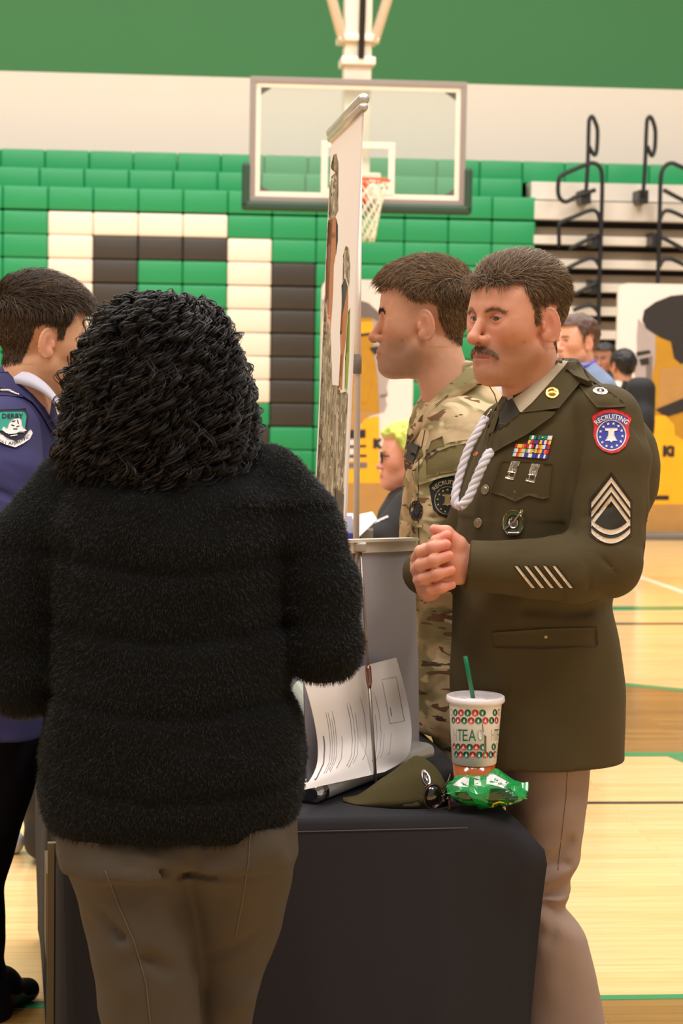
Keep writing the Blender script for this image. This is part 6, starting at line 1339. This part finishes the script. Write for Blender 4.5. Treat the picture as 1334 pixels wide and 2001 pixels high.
# hair falling over the side of the head
f = Field(*fbounds(755, 880, 835, 960, Yl - .16, Yl + .16), .006); c_ = at(812, 868, Yl); f.ell(at(806, 862, Yl), (.085, .088, .05)); f.chain([at(800, 855, Yl - .07), at(806, 880, Yl - .09), at(822, 925, Yl - .09)], (.03, .03, .02), .02); f.ell(at(826, 880, Yl), (.07, .09, .10), .02); f.disp(folds(83, .012, 30)); V, F = f.mesh(); mk('lime_hair', V, F, [mat('lime hair', (190, 194, 84), .5, bump=.6, bscale=120)], lp)
ch = empty('chair', (at(830, 1000, Yl).x, Yl, 0)); tag(ch, 'chair under the person with lime green hair', 'chair'); cxx = at(825, 1000, Yl).x
cxx += .08; zs_ = at(825, 1150, Yl).z - .122
mb = MB(); mb.box((cxx - .2, Yl - .22, zs_ - .03), (cxx + .2, Yl + .22, zs_), 0, .01); mb.build('seat', [m_black], ch)
mb = MB(); mb.box((cxx + .27, Yl - .2, zs_ + .1), (cxx + .30, Yl + .2, zs_ + .42), 0, .01); mb.tube([(cxx + .2, Yl - .18, zs_ - .02), (cxx + .285, Yl - .18, zs_ + .2)], .012, 6); mb.tube([(cxx + .2, Yl + .18, zs_ - .02), (cxx + .285, Yl + .18, zs_ + .2)], .012, 6); mb.build('backrest', [m_black], ch)
for sx in (-1, 1):
    for sy in (-1, 1): mb = MB(); mb.tube([(cxx + sx * .18, Yl + sy * .19, 0), (cxx + sx * .18, Yl + sy * .19, zs_ - .02)], .013, 8); mb.build('leg', [m_black], ch)
# white box with blue print on a low table behind the banners
Yt = 7.2; zt2 = .95
stb = empty('side_table', (at(700, 1100, Yt).x, Yt, 0)); tag(stb, 'small table hidden behind the grey banner, in front of the seated person', 'table'); xx = at(700, 1100, Yt).x
mb = MB(); mb.box((xx - .25, Yt - .25, .86), (xx + .12, Yt + .25, .89), 0, .005); zs2 = at(727, 1014, Yt - .1).z - .035; mb.box((at(706, 1000, Yt).x, Yt - .16, .885), (at(728, 1000, Yt).x, Yt - .08, zs2), 0); mb.build('tabletop', [m_gr], stb)
for sx in (-.22, .09):
    for sy in (-.2, .2): mb = MB(); mb.tube([(xx + sx, Yt + sy, 0), (xx + sx, Yt + sy, .87)], .014, 8); mb.build('leg', [m_black], stb)
m_lav = mat('lavender card', (196, 196, 226), .6); m_blu = mat('blue card', (70, 74, 170), .6)
q = [at(672, 1004, Yt), at(686, 1004, Yt), at(700, 1004, Yt)]; b0 = at(676, 1005, Yt); b1 = at(696, 1050, Yt)
mb = MB(); zz0 = .891; zm = at(690, 1040, Yt).z; mb.box((b0.x - .02, Yt - .05, zm), (b1.x, Yt + .05, b0.z), 0, .002); mb.box((b0.x - .02, Yt - .05, zz0), (b1.x, Yt + .05, zm), 1, .002); o = mb.build('carton', [m_lav, m_blu]); tag(o, 'lavender and blue carton behind the tall banner', 'box')
s0, s1, s2, s3 = at(688, 1008, Yt - .09), at(727, 1000, Yt - .07), at(736, 1014, Yt - .1), at(700, 1048, Yt - .24)
mb = MB(); nn = Vector((0, 0, -.004)); mb.add([s0, s1, s2, s3, s0 + nn, s1 + nn, s2 + nn, s3 + nn], [(0, 1, 2, 3), (7, 6, 5, 4), (0, 4, 5, 1), (1, 5, 6, 2), (2, 6, 7, 3), (3, 7, 4, 0)])
o = mb.build('paper_stack', [m_paper]); tag(o, 'white sheets beside the seated person, seen past the banner pole', 'paper')
# bag and trainer on the floor at the left
fl_ = fat(72, 1672); f = Field((fl_.x - .2, fl_.y - .25, 0), (fl_.x + .45, fl_.y + .3, .5), .01); f.box((fl_.x + .17, fl_.y, .16), (.21, .16, .16), .09); f.ell((fl_.x + .17, fl_.y, .28), (.16, .13, .10), .06); f.disp(folds(91, .03, 9)); V, F = f.mesh(); o = mk('duffel_bag', V, F, [mat('black nylon bag', (26, 25, 26), .6)]); tag(o, 'soft black bag on the floor at the left, behind the cadet', 'bag')
p_ = fat(5, 1666); f = Field((p_.x - .2, p_.y - .1, 0), (p_.x + .14, p_.y + .1, .13), .006); f.cone((p_.x - .12, p_.y, .04), (p_.x + .03, p_.y, .035), .045, .04); f.ell((p_.x - .1, p_.y, .07), (.06, .04, .05), .03); f.box((p_.x, p_.y, -.05), (1, 1, .052), 0, 0, 's'); V, F = f.mesh(); o = mk('trainer', V, F, [mat('white trainer', (220, 216, 222), .6)]); tag(o, 'white trainer on the floor beside the black bag', 'shoe')
